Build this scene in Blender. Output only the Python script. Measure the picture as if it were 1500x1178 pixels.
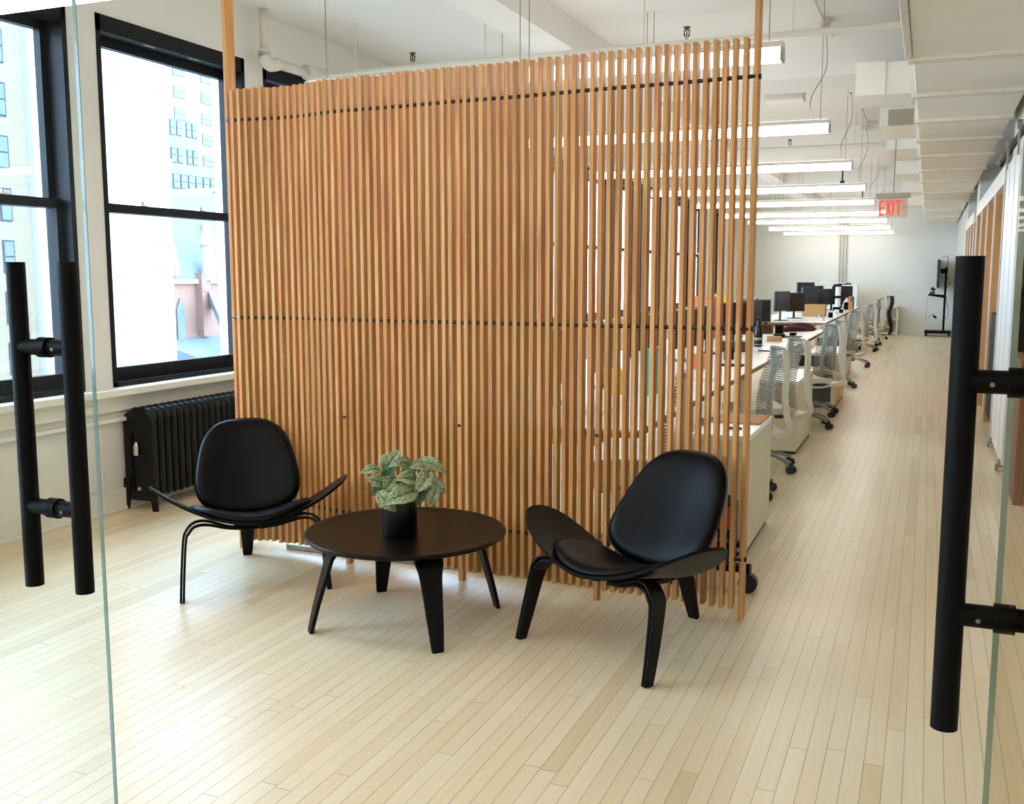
import bpy, bmesh, math, random
from mathutils import Vector, Matrix
random.seed(7)
PI = math.pi
for o in list(bpy.data.objects): bpy.data.objects.remove(o)
SC = bpy.context.scene
COL = SC.collection

# ------------------------------------------------------------------ camera
cd = bpy.data.cameras.new('camera'); cam = bpy.data.objects.new('camera', cd); COL.objects.link(cam)
cd.sensor_width = 36; cd.lens = 1470 / 1500 * 36; cd.clip_start = .05; cd.clip_end = 400
cam.location = (0, 0, 1.5); cam.rotation_euler = (math.radians(90 - 7.25), 0, math.radians(22.4))
SC.camera = cam
SC.view_settings.view_transform = 'Standard'; SC.view_settings.look = 'None'
SC.view_settings.exposure = .93; SC.view_settings.gamma = 1; SC.view_settings.use_curve_mapping = False

# ------------------------------------------------------------------ world
W = bpy.data.worlds.new('sky'); SC.world = W; W.use_nodes = True
bg = W.node_tree.nodes['Background']
bg.inputs['Color'].default_value = (.54, .76, 1.0, 1); bg.inputs['Strength'].default_value = 8.0
TUBE = 7.1
# ------------------------------------------------------------------ materials
def new_mat(name):
    m = bpy.data.materials.new(name); m.use_nodes = True
    return m, m.node_tree.nodes, m.node_tree.links, m.node_tree.nodes['Principled BSDF']
def rgb(h):
    if not isinstance(h, str): return tuple(h) + (1,)
    r = [int(h[i:i+2], 16) / 255 for i in (0, 2, 4)]
    return tuple((c / 12.92 if c <= .04045 else ((c + .055) / 1.055) ** 2.4) for c in r) + (1,)
def mat(name, col, rough=.5, metal=0, var=.06, scale=8, bump=0, coat=0, spec=.5):
    m, N, L, P = new_mat(name)
    c = rgb(col) if isinstance(col, str) else tuple(col) + (1,)
    tc = N.new('ShaderNodeTexCoord'); nz = N.new('ShaderNodeTexNoise'); nz.inputs['Scale'].default_value = scale
    nz.inputs['Detail'].default_value = 3
    L.new(tc.outputs['Object'], nz.inputs['Vector'])
    mr = N.new('ShaderNodeMapRange'); mr.inputs[3].default_value = 1 - var; mr.inputs[4].default_value = 1 + var
    L.new(nz.outputs[0], mr.inputs[0])
    mx = N.new('ShaderNodeVectorMath'); mx.operation = 'SCALE'; mx.inputs[0].default_value = c[:3]
    L.new(mr.outputs[0], mx.inputs['Scale']); L.new(mx.outputs[0], P.inputs['Base Color'])
    P.inputs['Roughness'].default_value = rough; P.inputs['Metallic'].default_value = metal
    P.inputs['Coat Weight'].default_value = coat; P.inputs['Coat Roughness'].default_value = .15
    P.inputs['Specular IOR Level'].default_value = spec
    if bump:
        b = N.new('ShaderNodeBump'); b.inputs['Strength'].default_value = bump; b.inputs['Distance'].default_value = .01
        L.new(nz.outputs[0], b.inputs['Height']); L.new(b.outputs[0], P.inputs['Normal'])
    return m
def emit(name, col, s):
    m, N, L, P = new_mat(name)
    P.inputs['Base Color'].default_value = (.05, .05, .05, 1)
    P.inputs['Emission Color'].default_value = tuple(col) + (1,); P.inputs['Emission Strength'].default_value = s
    return m
def glass_mat(name, tint=(1, 1, 1), refl=1.0):
    m, N, L, P = new_mat(name); N.remove(P)
    out = N['Material Output']; t = N.new('ShaderNodeBsdfTransparent'); t.inputs[0].default_value = tuple(tint) + (1,)
    g = N.new('ShaderNodeBsdfGlossy'); g.inputs['Roughness'].default_value = .01
    fr = N.new('ShaderNodeLayerWeight'); fr.inputs[0].default_value = .5
    pw = N.new('ShaderNodeMath'); pw.operation = 'POWER'; pw.inputs[1].default_value = 5; L.new(fr.outputs['Facing'], pw.inputs[0])
    mu = N.new('ShaderNodeMath'); mu.operation = 'MULTIPLY_ADD'; mu.inputs[1].default_value = .9 * refl; mu.inputs[2].default_value = .04 * refl
    mx = N.new('ShaderNodeMixShader'); L.new(pw.outputs[0], mu.inputs[0]); L.new(mu.outputs[0], mx.inputs[0])
    L.new(t.outputs[0], mx.inputs[1]); L.new(g.outputs[0], mx.inputs[2]); L.new(mx.outputs[0], out.inputs[0])
    return m
def wood_mat(name, c1, c2, c3, gs=(60, 60, 1.6), rough=.5, spec=.3):
    m, N, L, P = new_mat(name)
    tc = N.new('ShaderNodeTexCoord'); oi = N.new('ShaderNodeObjectInfo')
    ad = N.new('ShaderNodeVectorMath'); ad.operation = 'ADD'
    sc = N.new('ShaderNodeVectorMath'); sc.operation = 'SCALE'; sc.inputs[0].default_value = (3.1, 5.7, 17.3)
    L.new(oi.outputs['Random'], sc.inputs['Scale']); L.new(tc.outputs['Object'], ad.inputs[0]); L.new(sc.outputs[0], ad.inputs[1])
    mp = N.new('ShaderNodeMapping'); mp.inputs['Scale'].default_value = gs; L.new(ad.outputs[0], mp.inputs[0])
    nz = N.new('ShaderNodeTexNoise'); nz.inputs['Scale'].default_value = 1; nz.inputs['Detail'].default_value = 4
    nz.inputs['Distortion'].default_value = .7
    L.new(mp.outputs[0], nz.inputs['Vector'])
    cr = N.new('ShaderNodeValToRGB'); e = cr.color_ramp.elements
    e[0].position = .28; e[0].color = rgb(c1); e[1].position = .72; e[1].color = rgb(c3)
    x = e.new(.5); x.color = rgb(c2); L.new(nz.outputs[0], cr.inputs[0])
    hs = N.new('ShaderNodeHueSaturation'); L.new(cr.outputs[0], hs.inputs['Color'])
    mr = N.new('ShaderNodeMapRange'); mr.inputs[3].default_value = .90; mr.inputs[4].default_value = 1.06
    L.new(oi.outputs['Random'], mr.inputs[0]); L.new(mr.outputs[0], hs.inputs['Value'])
    mh = N.new('ShaderNodeMapRange'); mh.inputs[3].default_value = .507; mh.inputs[4].default_value = .495
    L.new(oi.outputs['Random'], mh.inputs[0]); L.new(mh.outputs[0], hs.inputs['Hue'])
    L.new(hs.outputs[0], P.inputs['Base Color']); P.inputs['Roughness'].default_value = rough
    P.inputs['Specular IOR Level'].default_value = spec
    return m
def floor_mat():
    m, N, L, P = new_mat('whitewashed_planks')
    def M(op, a, b=None, c=None):
        n = N.new('ShaderNodeMath'); n.operation = op
        for i, v in enumerate((a, b, c)):
            if v is None: continue
            if isinstance(v, (int, float)): n.inputs[i].default_value = v
            else: L.new(v, n.inputs[i])
        return n.outputs[0]
    tc = N.new('ShaderNodeTexCoord'); sp = N.new('ShaderNodeSeparateXYZ'); L.new(tc.outputs['Object'], sp.inputs[0])
    x, y = sp.outputs[0], sp.outputs[1]
    rx = M('DIVIDE', x, .057); row = M('FLOOR', rx); fx = M('FRACT', rx)
    wn = N.new('ShaderNodeTexWhiteNoise'); wn.noise_dimensions = '1D'; L.new(row, wn.inputs['W'])
    ry = M('ADD', M('DIVIDE', y, 1.35), M('MULTIPLY', wn.outputs[0], 9)); seg = M('FLOOR', ry); fy = M('FRACT', ry)
    cb = N.new('ShaderNodeCombineXYZ'); L.new(row, cb.inputs[0]); L.new(seg, cb.inputs[1])
    w2 = N.new('ShaderNodeTexWhiteNoise'); w2.noise_dimensions = '2D'; L.new(cb.outputs[0], w2.inputs['Vector'])
    # seams
    dx = M('MINIMUM', fx, M('SUBTRACT', 1, fx)); dy = M('MINIMUM', fy, M('SUBTRACT', 1, fy))
    sx = M('LESS_THAN', dx, .026); sy = M('LESS_THAN', dy, .0013)
    # seam darkness varies
    sn = N.new('ShaderNodeTexNoise'); sn.inputs['Scale'].default_value = 2.2; L.new(tc.outputs['Object'], sn.inputs['Vector'])
    sm = M('MULTIPLY', M('MAXIMUM', sx, sy), M('MULTIPLY', sn.outputs[0], .95))
    # grain
    mp = N.new('ShaderNodeMapping'); mp.inputs['Scale'].default_value = (30, 1.0, 1)
    ad = N.new('ShaderNodeVectorMath'); ad.operation = 'ADD'; L.new(tc.outputs['Object'], ad.inputs[0])
    s3 = N.new('ShaderNodeVectorMath'); s3.operation = 'SCALE'; L.new(w2.outputs['Color'], s3.inputs[0]); s3.inputs['Scale'].default_value = 13
    L.new(s3.outputs[0], ad.inputs[1]); L.new(ad.outputs[0], mp.inputs[0])
    nz = N.new('ShaderNodeTexNoise'); nz.inputs['Scale'].default_value = 1; nz.inputs['Detail'].default_value = 3; nz.inputs['Distortion'].default_value = .4
    L.new(mp.outputs[0], nz.inputs['Vector'])
    cr = N.new('ShaderNodeValToRGB'); e = cr.color_ramp.elements
    e[0].position = 0; e[0].color = rgb('dec69a'); e[1].position = 1; e[1].color = rgb('f1dcb8')
    q = e.new(.10); q.color = rgb('e9d2aa'); q = e.new(.55); q.color = rgb('eed9b3')
    L.new(w2.outputs[0], cr.inputs[0])
    g = N.new('ShaderNodeValToRGB'); g.color_ramp.elements[0].position = .18; g.color_ramp.elements[0].color = (.80, .75, .68, 1)
    g.color_ramp.elements[1].position = .60; g.color_ramp.elements[1].color = (1, 1, 1, 1); L.new(nz.outputs[0], g.inputs[0])
    mx = N.new('ShaderNodeMix'); mx.data_type = 'RGBA'; mx.blend_type = 'MULTIPLY'; mx.inputs[0].default_value = .34
    L.new(cr.outputs[0], mx.inputs[6]); L.new(g.outputs[0], mx.inputs[7])
    m2 = N.new('ShaderNodeMix'); m2.data_type = 'RGBA'; L.new(sm, m2.inputs[0]); L.new(mx.outputs[2], m2.inputs[6])
    m2.inputs[7].default_value = rgb('6b5b47'); L.new(m2.outputs[2], P.inputs['Base Color'])
    rr = N.new('ShaderNodeMapRange'); rr.inputs[3].default_value = .29; rr.inputs[4].default_value = .31
    L.new(nz.outputs[0], rr.inputs[0]); L.new(rr.outputs[0], P.inputs['Roughness'])
    b = N.new('ShaderNodeBump'); b.inputs['Strength'].default_value = .08; b.inputs['Distance'].default_value = .003
    L.new(M('SUBTRACT', 1, sm), b.inputs['Height']); L.new(b.outputs[0], P.inputs['Normal'])
    P.inputs['Specular IOR Level'].default_value = .5
    return m
def leaf_mat(name, silver=True):
    m, N, L, P = new_mat(name)
    uv = N.new('ShaderNodeUVMap'); sp = N.new('ShaderNodeSeparateXYZ'); L.new(uv.outputs[0], sp.inputs[0])
    tc = N.new('ShaderNodeTexCoord')
    nz = N.new('ShaderNodeTexNoise'); nz.inputs['Scale'].default_value = 170; nz.inputs['Detail'].default_value = 3
    L.new(tc.outputs['Object'], nz.inputs['Vector'])
    cr = N.new('ShaderNodeValToRGB'); e = cr.color_ramp.elements
    dark = rgb('2f4f35'); sil = rgb('a3ab80') if silver else rgb('4c6b45')
    e[0].position = .40; e[0].color = dark; e[1].position = .50; e[1].color = sil
    L.new(nz.outputs[0], cr.inputs[0])
    a = N.new('ShaderNodeMath'); a.operation = 'ABSOLUTE'; L.new(sp.outputs[0], a.inputs[0])
    lt = N.new('ShaderNodeMapRange'); lt.inputs[1].default_value = .02; lt.inputs[2].default_value = .14; L.new(a.outputs[0], lt.inputs[0])
    mx = N.new('ShaderNodeMix'); mx.data_type = 'RGBA'; L.new(lt.outputs[0], mx.inputs[0]); mx.inputs[6].default_value = dark
    L.new(cr.outputs[0], mx.inputs[7]); L.new(mx.outputs[2], P.inputs['Base Color'])
    P.inputs['Roughness'].default_value = .45
    return m
def osb_mat():
    m, N, L, P = new_mat('strand_board')
    tc = N.new('ShaderNodeTexCoord'); v = N.new('ShaderNodeTexVoronoi'); v.inputs['Scale'].default_value = 14
    mp = N.new('ShaderNodeMapping'); mp.inputs['Scale'].default_value = (1, 2.2, .8); L.new(tc.outputs['Object'], mp.inputs[0])
    L.new(mp.outputs[0], v.inputs['Vector']); cr = N.new('ShaderNodeValToRGB'); e = cr.color_ramp.elements
    e[0].color = rgb('a5682f'); e[1].color = rgb('d69a55'); s = N.new('ShaderNodeSeparateColor'); L.new(v.outputs['Color'], s.inputs[0])
    L.new(s.outputs[0], cr.inputs[0]); L.new(cr.outputs[0], P.inputs['Base Color']); P.inputs['Roughness'].default_value = .7
    return m
def brick_mat(name, c1, c2, cm, sc):
    m, N, L, P = new_mat(name)
    tc = N.new('ShaderNodeTexCoord'); b = N.new('ShaderNodeTexBrick')
    sp = N.new('ShaderNodeSeparateXYZ'); cb = N.new('ShaderNodeCombineXYZ'); L.new(tc.outputs['Object'], sp.inputs[0])
    a = N.new('ShaderNodeMath'); a.operation = 'ADD'; L.new(sp.outputs[0], a.inputs[0]); L.new(sp.outputs[1], a.inputs[1])
    L.new(a.outputs[0], cb.inputs[0]); L.new(sp.outputs[2], cb.inputs[1]); L.new(cb.outputs[0], b.inputs['Vector'])
    b.inputs['Scale'].default_value = sc; b.inputs['Color1'].default_value = rgb(c1); b.inputs['Color2'].default_value = rgb(c2); b.inputs['Mortar'].default_value = rgb(cm)
    L.new(b.outputs[0], P.inputs['Base Color']); P.inputs['Roughness'].default_value = .9
    return m

M = dict(
 wall=mat('white_wall_paint', 'e8e5dc', .6, var=.02, scale=2, bump=.03),
 ceil=mat('ceiling_paint', 'ebe7e0', .7, var=.03, scale=1.5),
 trimw=mat('white_trim_paint', 'ebe7db', .4, var=.02, scale=3),
 black=mat('black_window_metal', (.0025, .0035, .005), .5, var=.1, spec=.2),
 slat=wood_mat('cedar_slat', 'ab6c3a', 'cb9152', 'dfaf72'),
 rod=mat('black_rod', '0b0b0c', .4, var=.05),
 leather=mat('black_leather', (.0012, .0013, .0015), .40, var=.12, scale=60, bump=.05, spec=.13),
 ebony=wood_mat('black_stained_wood', '060505', '090807', '0c0a09', gs=(40, 6, 40), rough=.42, spec=.14),
 espresso=wood_mat('dark_stained_tabletop', (.0020,.0013,.0008), (.0030,.0019,.0011), (.0042,.0026,.0016), gs=(4, 60, 60), rough=.34, spec=.14),
 potm=mat('black_ceramic', '08080a', .3, var=.05),
 soil=mat('potting_soil', '2a1d13', .9, var=.4, scale=60, bump=.4),
 leaf=leaf_mat('silver_leaf'), leafd=leaf_mat('dark_leaf', False), stem=mat('green_stem', '55703f', .5),
 radi=mat('black_radiator_paint', (.003, .003, .0035), .42, var=.15, scale=12, bump=.1, spec=.25),
 silver=mat('brushed_silver', 'c9c6bd', .3, 1, var=.05),
 chrome=mat('galvanised_metal', 'a9a69c', .4, .7, var=.1),
 handle=mat('matt_black_metal', (.0012, .0012, .0014), .55, var=.05, spec=.12),
 glass=glass_mat('clear_door_glass', (.95, .975, .975), .3), glass2=glass_mat('tinted_door_glass', (.93, .90, .84), .06), wglass=glass_mat('window_glass', (.97, .98, 1)),
 gedge=mat('green_glass_edge', '8fa39d', .15, var=.1),
 upfill=emit('added_uplight_glow', (1, .95, .87), 2.2), tube=emit('tube_light_diffuser', (1, .95, .87), TUBE),  # upward glow is added to brighten the ceiling; the diffuser is the lamp itself
 fixture=mat('white_fixture_enamel', 'd9d4c6', .4, var=.02),
 cable=mat('pale_cable', 'b5ae9c', .5), dcable=mat('dark_steel_cable', '77736a', .4, .5),
 desk=mat('white_laminate', 'f1efe9', .3, var=.01), ply=wood_mat('plywood_edge', '7a4a26', '93602f', 'a9763f', gs=(2, 2, 80)),
 cab=mat('cream_cabinet_laminate', 'ddd0b0', .45, var=.02), dark=mat('dark_grey_recess', '4b4842', .7, var=.1),
 cshell=mat('putty_chair_plastic', 'd2cab6', .4, var=.03), cmesh=mat('grey_mesh_plastic', '6e6c60', .5, var=.05),
 cbase=mat('grey_chair_base', '8b877c', .35, .2), caster=mat('black_caster_plastic', '08080a', .4),
 screen=mat('black_monitor_plastic', '0c0d10', .25, var=.1), grey=mat('silver_monitor_back', '9aa1a4', .35, .3),
 bottle=mat('dark_green_bottle_glass', '0b110b', .12, var=.1), label=mat('gold_bottle_label', '9c8f6b', .4),
 maroon=mat('maroon_cloth', '3c0f16', .9, var=.4, scale=25, bump=.5), navy=mat('navy_cloth', '101322', .9, var=.3, scale=25, bump=.4),
 card=mat('brown_cardboard', 'b98d58', .8, var=.08), paper=mat('white_paper', 'f2f0ea', .7, var=.02),
 orange=mat('orange_plastic', 'e5872a', .5), yellow=mat('yellow_plastic', 'd8b62a', .5), red=mat('red_plastic', 'b8261c', .5),
 teal=mat('teal_plastic', '2fb3ad', .5), green=mat('green_plastic', '35b24a', .5), brownthing=mat('brown_leather', '4a3424', .6),
 coral=mat('coral_card', 'e07a5a', .6), exitred=emit('red_exit_letters', (1, .05, .02), .62),
 exitbox=mat('exit_sign_housing', 'a89d8a', .4), exitpanel=glass_mat('exit_sign_panel', (.93, .86, .80)),
 duct=mat('painted_duct', 'f5efe2', .6, var=.05, scale=3, bump=.15), ductseam=mat('taped_duct_seam', 'eae3d1', .7, var=.12, scale=14, bump=.3),
 pipe=mat('painted_pipe', 'ddd6c6', .5), osb=osb_mat(), stud=mat('pine_stud', 'c99a63', .6, var=.1, scale=5),
 door=mat('white_sliding_door', 'f0eeea', .35, var=.01), walnut=wood_mat('brown_panel', '6e4a2c', '80583a', '8f6845'),
 tan=brick_mat('tan_brick', '7d6e5a', '746652', '827562', 2.2), redb=brick_mat('red_brick', '7f6154', '78594d', '81695d', 2.5),
 white_b=mat('white_render', 'c9c8c6', .9, var=.03, scale=.1), tower_b=mat('pale_tower_render', '888a8c', .9, var=.02, scale=.1), grey_b=mat('grey_stone', '6b7075', .9, var=.05, scale=.3),
 slate=mat('blue_slate_roof', '57646b', .8, var=.08, scale=2), win_b=mat('far_window_glass', '57636d', .5, var=.2, scale=1),
 win_f=mat('far_window_frame', '2a3035', .6), stone=mat('pale_stone', '96918a', .9, var=.05), ground=mat('street_ground', '6d6d6a', .9),
)
M['floor'] = floor_mat()

# ------------------------------------------------------------------ mesh helpers
class MB:
    def __init__(s): s.b = bmesh.new()
    def _m(s, vs, mx): bmesh.ops.transform(s.b, matrix=mx, verts=vs)
    def box(s, a, b_, rot=None):
        a, b_ = Vector(a), Vector(b_); c = (a + b_) / 2; d = b_ - a
        r = bmesh.ops.create_cube(s.b, size=1)
        mx = Matrix.Translation(c) @ (rot.to_4x4() if rot else Matrix()) @ Matrix.Diagonal((abs(d.x), abs(d.y), abs(d.z), 1))
        s._m(r['verts'], mx); return s
    def cyl(s, p, q, r, r2=None, n=12):
        p, q = Vector(p), Vector(q); d = q - p
        if d.length < 1e-6: return s
        g = bmesh.ops.create_cone(s.b, cap_ends=True, segments=n, radius1=r, radius2=r if r2 is None else r2, depth=d.length)
        s._m(g['verts'], Matrix.Translation((p + q) / 2) @ d.to_track_quat('Z', 'Y').to_matrix().to_4x4()); return s
    def tube(s, pts, r, n=8):
        pts = [Vector(p) for p in pts]; rings = []
        up = Vector((0, 0, 1))
        for i, p in enumerate(pts):
            t = (pts[min(i + 1, len(pts) - 1)] - pts[max(i - 1, 0)]).normalized()
            a = t.cross(up)
            if a.length < .05: a = t.cross(Vector((1, 0, 0)))
            a.normalize(); c = t.cross(a)
            rr = r[i] if isinstance(r, (list, tuple)) else r
            rings.append([s.b.verts.new(p + a * rr * math.cos(2 * PI * k / n) + c * rr * math.sin(2 * PI * k / n)) for k in range(n)])
        for i in range(len(rings) - 1):
            for k in range(n): s.b.faces.new((rings[i][k], rings[i][(k + 1) % n], rings[i + 1][(k + 1) % n], rings[i + 1][k]))
        s.b.faces.new(rings[0][::-1]); s.b.faces.new(rings[-1]); return s
    def ribbon(s, pts, side, widths, th):
        """flat bar following pts; side = width direction; widths per point; th thickness (normal)"""
        pts = [Vector(p) for p in pts]; side = Vector(side).normalized(); rings = []
        for i, p in enumerate(pts):
            t = (pts[min(i + 1, len(pts) - 1)] - pts[max(i - 1, 0)]).normalized()
            nn = t.cross(side).normalized() * th / 2; w = side * (widths[i] if isinstance(widths, (list, tuple)) else widths) / 2
            rings.append([s.b.verts.new(p + w + nn), s.b.verts.new(p - w + nn), s.b.verts.new(p - w - nn), s.b.verts.new(p + w - nn)])
        for i in range(len(rings) - 1):
            for k in range(4): s.b.faces.new((rings[i][k], rings[i][(k + 1) % 4], rings[i + 1][(k + 1) % 4], rings[i + 1][k]))
        s.b.faces.new(rings[0][::-1]); s.b.faces.new(rings[-1]); return s
    def lathe(s, prof, c=(0, 0, 0), n=48):
        c = Vector(c); rings = []
        for r, z in prof:
            rings.append([s.b.verts.new(c + Vector((r * math.cos(2 * PI * k / n), r * math.sin(2 * PI * k / n), z))) for k in range(n)])
        for i in range(len(rings) - 1):
            for k in range(n): s.b.faces.new((rings[i][k], rings[i][(k + 1) % n], rings[i + 1][(k + 1) % n], rings[i + 1][k]))
        s.b.faces.new(rings[0][::-1]); s.b.faces.new(rings[-1]); return s
    def grid_solid(s, f, nu, nv, th, nrm):
        """closed slab from surface f(u,v) u,v in 0..1; nrm(u,v) offset direction; th thickness function or value"""
        T, B = [], []
        for i in range(nu + 1):
            tr, br = [], []
            for j in range(nv + 1):
                u, v = i / nu, j / nv; p = Vector(f(u, v)); n_ = Vector(nrm(u, v)).normalized(); t = th(u, v) if callable(th) else th
                tr.append(s.b.verts.new(p + n_ * t)); br.append(s.b.verts.new(p))
            T.append(tr); B.append(br)
        F = s.b.faces.new
        for i in range(nu):
            for j in range(nv):
                F((T[i][j], T[i + 1][j], T[i + 1][j + 1], T[i][j + 1])); F((B[i][j], B[i][j + 1], B[i + 1][j + 1], B[i + 1][j]))
        for i in range(nu):
            F((T[i][0], B[i][0], B[i + 1][0], T[i + 1][0])); F((T[i + 1][nv], B[i + 1][nv], B[i][nv], T[i][nv]))
        for j in range(nv):
            F((T[0][j + 1], B[0][j + 1], B[0][j], T[0][j])); F((T[nu][j], B[nu][j], B[nu][j + 1], T[nu][j + 1]))
        return s
    def poly(s, pts, ext):
        """extrude a planar polygon along vector ext"""
        a = [s.b.verts.new(Vector(p)) for p in pts]; ext = Vector(ext); b_ = [s.b.verts.new(Vector(p) + ext) for p in pts]
        n = len(pts); s.b.faces.new(a[::-1]); s.b.faces.new(b_)
        for i in range(n): s.b.faces.new((a[i], a[(i + 1) % n], b_[(i + 1) % n], b_[i]))
        return s
    def build(s, name, m, parent=None, smooth=False, bevel=0, loc=None, sub=0, autosm=None):
        bmesh.ops.recalc_face_normals(s.b, faces=s.b.faces)
        me = bpy.data.meshes.new(name); s.b.to_mesh(me); s.b.free()
        me.materials.append(m if not isinstance(m, str) else M[m])
        o = bpy.data.objects.new(name, me); COL.objects.link(o)
        if smooth:
            for p in me.polygons: p.use_smooth = True
        if autosm:
            me.set_sharp_from_angle(angle=math.radians(autosm))
        if bevel:
            md = o.modifiers.new('bevel', 'BEVEL'); md.width = bevel; md.segments = 2; md.limit_method = 'ANGLE'
        if sub:
            md = o.modifiers.new('sub', 'SUBSURF'); md.levels = md.render_levels = sub
        if parent: o.parent = parent
        if loc: o.location = loc
        return o
def thing(name, label, cat, loc=(0, 0, 0), rz=0, group=None):
    o = bpy.data.objects.new(name, None); COL.objects.link(o); o.location = loc; o.rotation_euler = (0, 0, rz)
    o.empty_display_size = .1
    return tag(o, label, cat, group)
def tag(o, label, cat, group=None, kind=None):
    o['label'] = label; o['category'] = cat
    if group: o['group'] = group
    if kind: o['kind'] = kind
    return o
def struct(o, label=None, cat=None):
    o['kind'] = 'structure'
    if label: o['label'] = label
    if cat: o['category'] = cat
    return o
def copy_tree(o, parent=None):
    c = o.copy(); COL.objects.link(c); c.parent = parent
    for ch in list(o.children): copy_tree(ch, c)
    return c
def bar(a, b_): return MB().box(a, b_)
def catmull(P, n=8):
    P = [Vector(p) for p in P]; out = []
    for i in range(len(P) - 1):
        p0, p1, p2, p3 = P[max(i - 1, 0)], P[i], P[i + 1], P[min(i + 2, len(P) - 1)]
        for k in range(n):
            t = k / n
            out.append(.5 * ((2 * p1) + (-p0 + p2) * t + (2 * p0 - 5 * p1 + 4 * p2 - p3) * t * t + (-p0 + 3 * p1 - 3 * p2 + p3) * t ** 3))
    out.append(P[-1]); return out

# ------------------------------------------------------------------ room shell
XL, YB, YF, CZ = -4.73, -3.0, 27.2, 3.43
struct(bar((XL - .3, YB, -.12), (2.6, YF + .3, 0)).build('floor', 'floor'), 'pale whitewashed narrow plank floor of the whole office', 'floor')
struct(bar((XL - .3, YB, CZ), (2.6, YF + .3, CZ + .15)).build('ceiling', 'ceil'), 'cream painted concrete ceiling above the office', 'ceiling')
struct(bar((XL, YF, 0), (2.6, YF + .2, CZ)).build('wall_far', 'wall'), 'plain white end wall behind the rolling screen stand', 'wall')
struct(bar((XL - .3, YB - .15, 0), (2.6, YB, CZ)).build('wall_near', 'wall'), 'white wall behind the viewer', 'wall')
struct(bar((2.4, YB, 0), (2.6, 7.2, CZ)).build('wall_side', 'wall'), 'white lobby side wall right of the glass door', 'wall')
wr = MB(); wr.box((.98, 7.25, 0), (1.1, YF, CZ)); wr.box((1.1, 7.25, 0), (2.4, 7.35, CZ)); wr.box((.60, 15.6, 0), (.98, 16.4, 3.0)); wr.box((.60, 19.9, 0), (.98, 27.2, 3.0))
struct(wr.build('wall_right', 'wall'), 'white wall along the right of the corridor', 'wall')
# left wall with window openings
WZ0, WZ1 = .79, 3.07
wins = []
for k in range(-1, 4):
    for j in range(3):
        wins.append((3.2 + 5.6 * k + j * 1.665, 3.2 + 5.6 * k + j * 1.665 + 1.435))
lw = MB(); lw.box((XL - .3, YB, 0), (XL, YF, WZ0)); lw.box((XL - .3, YB, WZ1), (XL, YF, CZ))
y = YB
for a, b_ in wins:
    lw.box((XL - .3, y, WZ0), (XL, a, WZ1)); y = b_
lw.box((XL - .3, y, WZ0), (XL, YF, WZ1))
struct(lw.build('wall_left', 'wall'), 'cream window wall with three tall windows to each bay', 'wall')
for i, (a, b_) in enumerate(wins):
    fx0, fx1 = XL - .2, XL + .005
    fr = MB(); fr.box((fx0, a, WZ1 - .10), (fx1, b_, WZ1)); fr.box((fx0, a, WZ0), (fx1, b_, WZ0 + .03))
    fr.box((fx0, a, WZ0), (fx1, a + .035, WZ1)); fr.box((fx0, b_ - .035, WZ0), (fx1, b_, WZ1))
    w = struct(fr.build('window_%d' % (i + 1), 'black'), 'black framed double hung window' , 'window')
    mid = 1.90
    for nm, x0, z0, z1 in (('upper_sash', XL - .17, mid - .01, WZ1 - .10), ('lower_sash', XL - .115, WZ0 + .03, mid + .045)):
        s_ = MB(); s = .045
        s_.box((x0, a + .035, z0), (x0 + .05, a + .035 + s, z1)); s_.box((x0, b_ - .035 - s, z0), (x0 + .05, b_ - .035, z1))
        s_.box((x0, a + .035, z1 - .055), (x0 + .05, b_ - .035, z1)); s_.box((x0, a + .035, z0), (x0 + .05, b_ - .035, z0 + (.05 if nm == 'upper_sash' else .085)))
        so = s_.build(nm, 'black', w)
        bar((x0 + .02, a + .05, z0 + .02), (x0 + .026, b_ - .05, z1 - .02)).build('glass_pane', 'wglass', so)
        if nm == 'lower_sash':
            for t in (.3, .7):
                yy = a + (b_ - a) * t
                MB().box((x0 + .01, yy - .03, mid + .045), (x0 + .04, yy + .03, mid + .055)).cyl((x0 + .025, yy, mid + .05), (x0 + .025, yy, mid + .075), .012).build('sash_lock', 'silver', so)
        else:
            for t in (.3, .6):
                yy = a + (b_ - a) * t; bar((XL - .03, yy, WZ1 - .104), (XL - .012, yy + .1, WZ1 - .10)).build('header_clip', 'grey', so)
sill = MB(); sill.box((XL - .02, YB + .02, WZ0 - .045), (XL + .11, YF - .01, WZ0 + .0)); sill.box((XL, YB + .02, .64), (XL + .03, YF - .01, WZ0 - .045))
sill.box((XL, YB + .02, .575), (XL + .045, YF - .01, .60))
struct(sill.build('trim_1', 'trimw', bevel=.006), 'white painted window sill and apron running under the windows', 'trim')
bb = MB(); bb.box((XL, YB + .02, 0), (XL + .02, YF - .01, .14)); bb.box((XL, YB + .02, 0), (XL + .03, YF - .01, .02))
struct(bb.build('baseboard_left', 'trimw', bevel=.004), 'white baseboard under the windows', 'baseboard')
struct(bar((XL + .03, YF - .02, 0), (.6, YF, .12)).build('baseboard_far', 'trimw'), 'white baseboard along the end wall', 'baseboard')
pl = MB()
for yy in (4.62, 6.35):
    pl.box((XL, yy, .16), (XL + .012, yy + .12, .575))
struct(pl.build('trim_2', 'trimw', bevel=.003), 'flat upright panel mouldings beside the radiator', 'trim')
# beams
bm_ = MB(); bm_.box((-2.885, YB, 3.2), (-2.585, YF, CZ))
struct(bm_.build('trim_3', 'ceil'), 'long white ceiling beam running the length of the office', 'beam')
for k, yy in enumerate((3.0 - 5.6, 3.0, 8.6, 14.2, 19.8)):
    struct(bar((XL, yy, 3.07), (2.4, yy + .7, CZ)).build('trim_%d' % (4 + k), 'ceil'), 'cream ceiling beam crossing the office at a window pier', 'beam')
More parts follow.
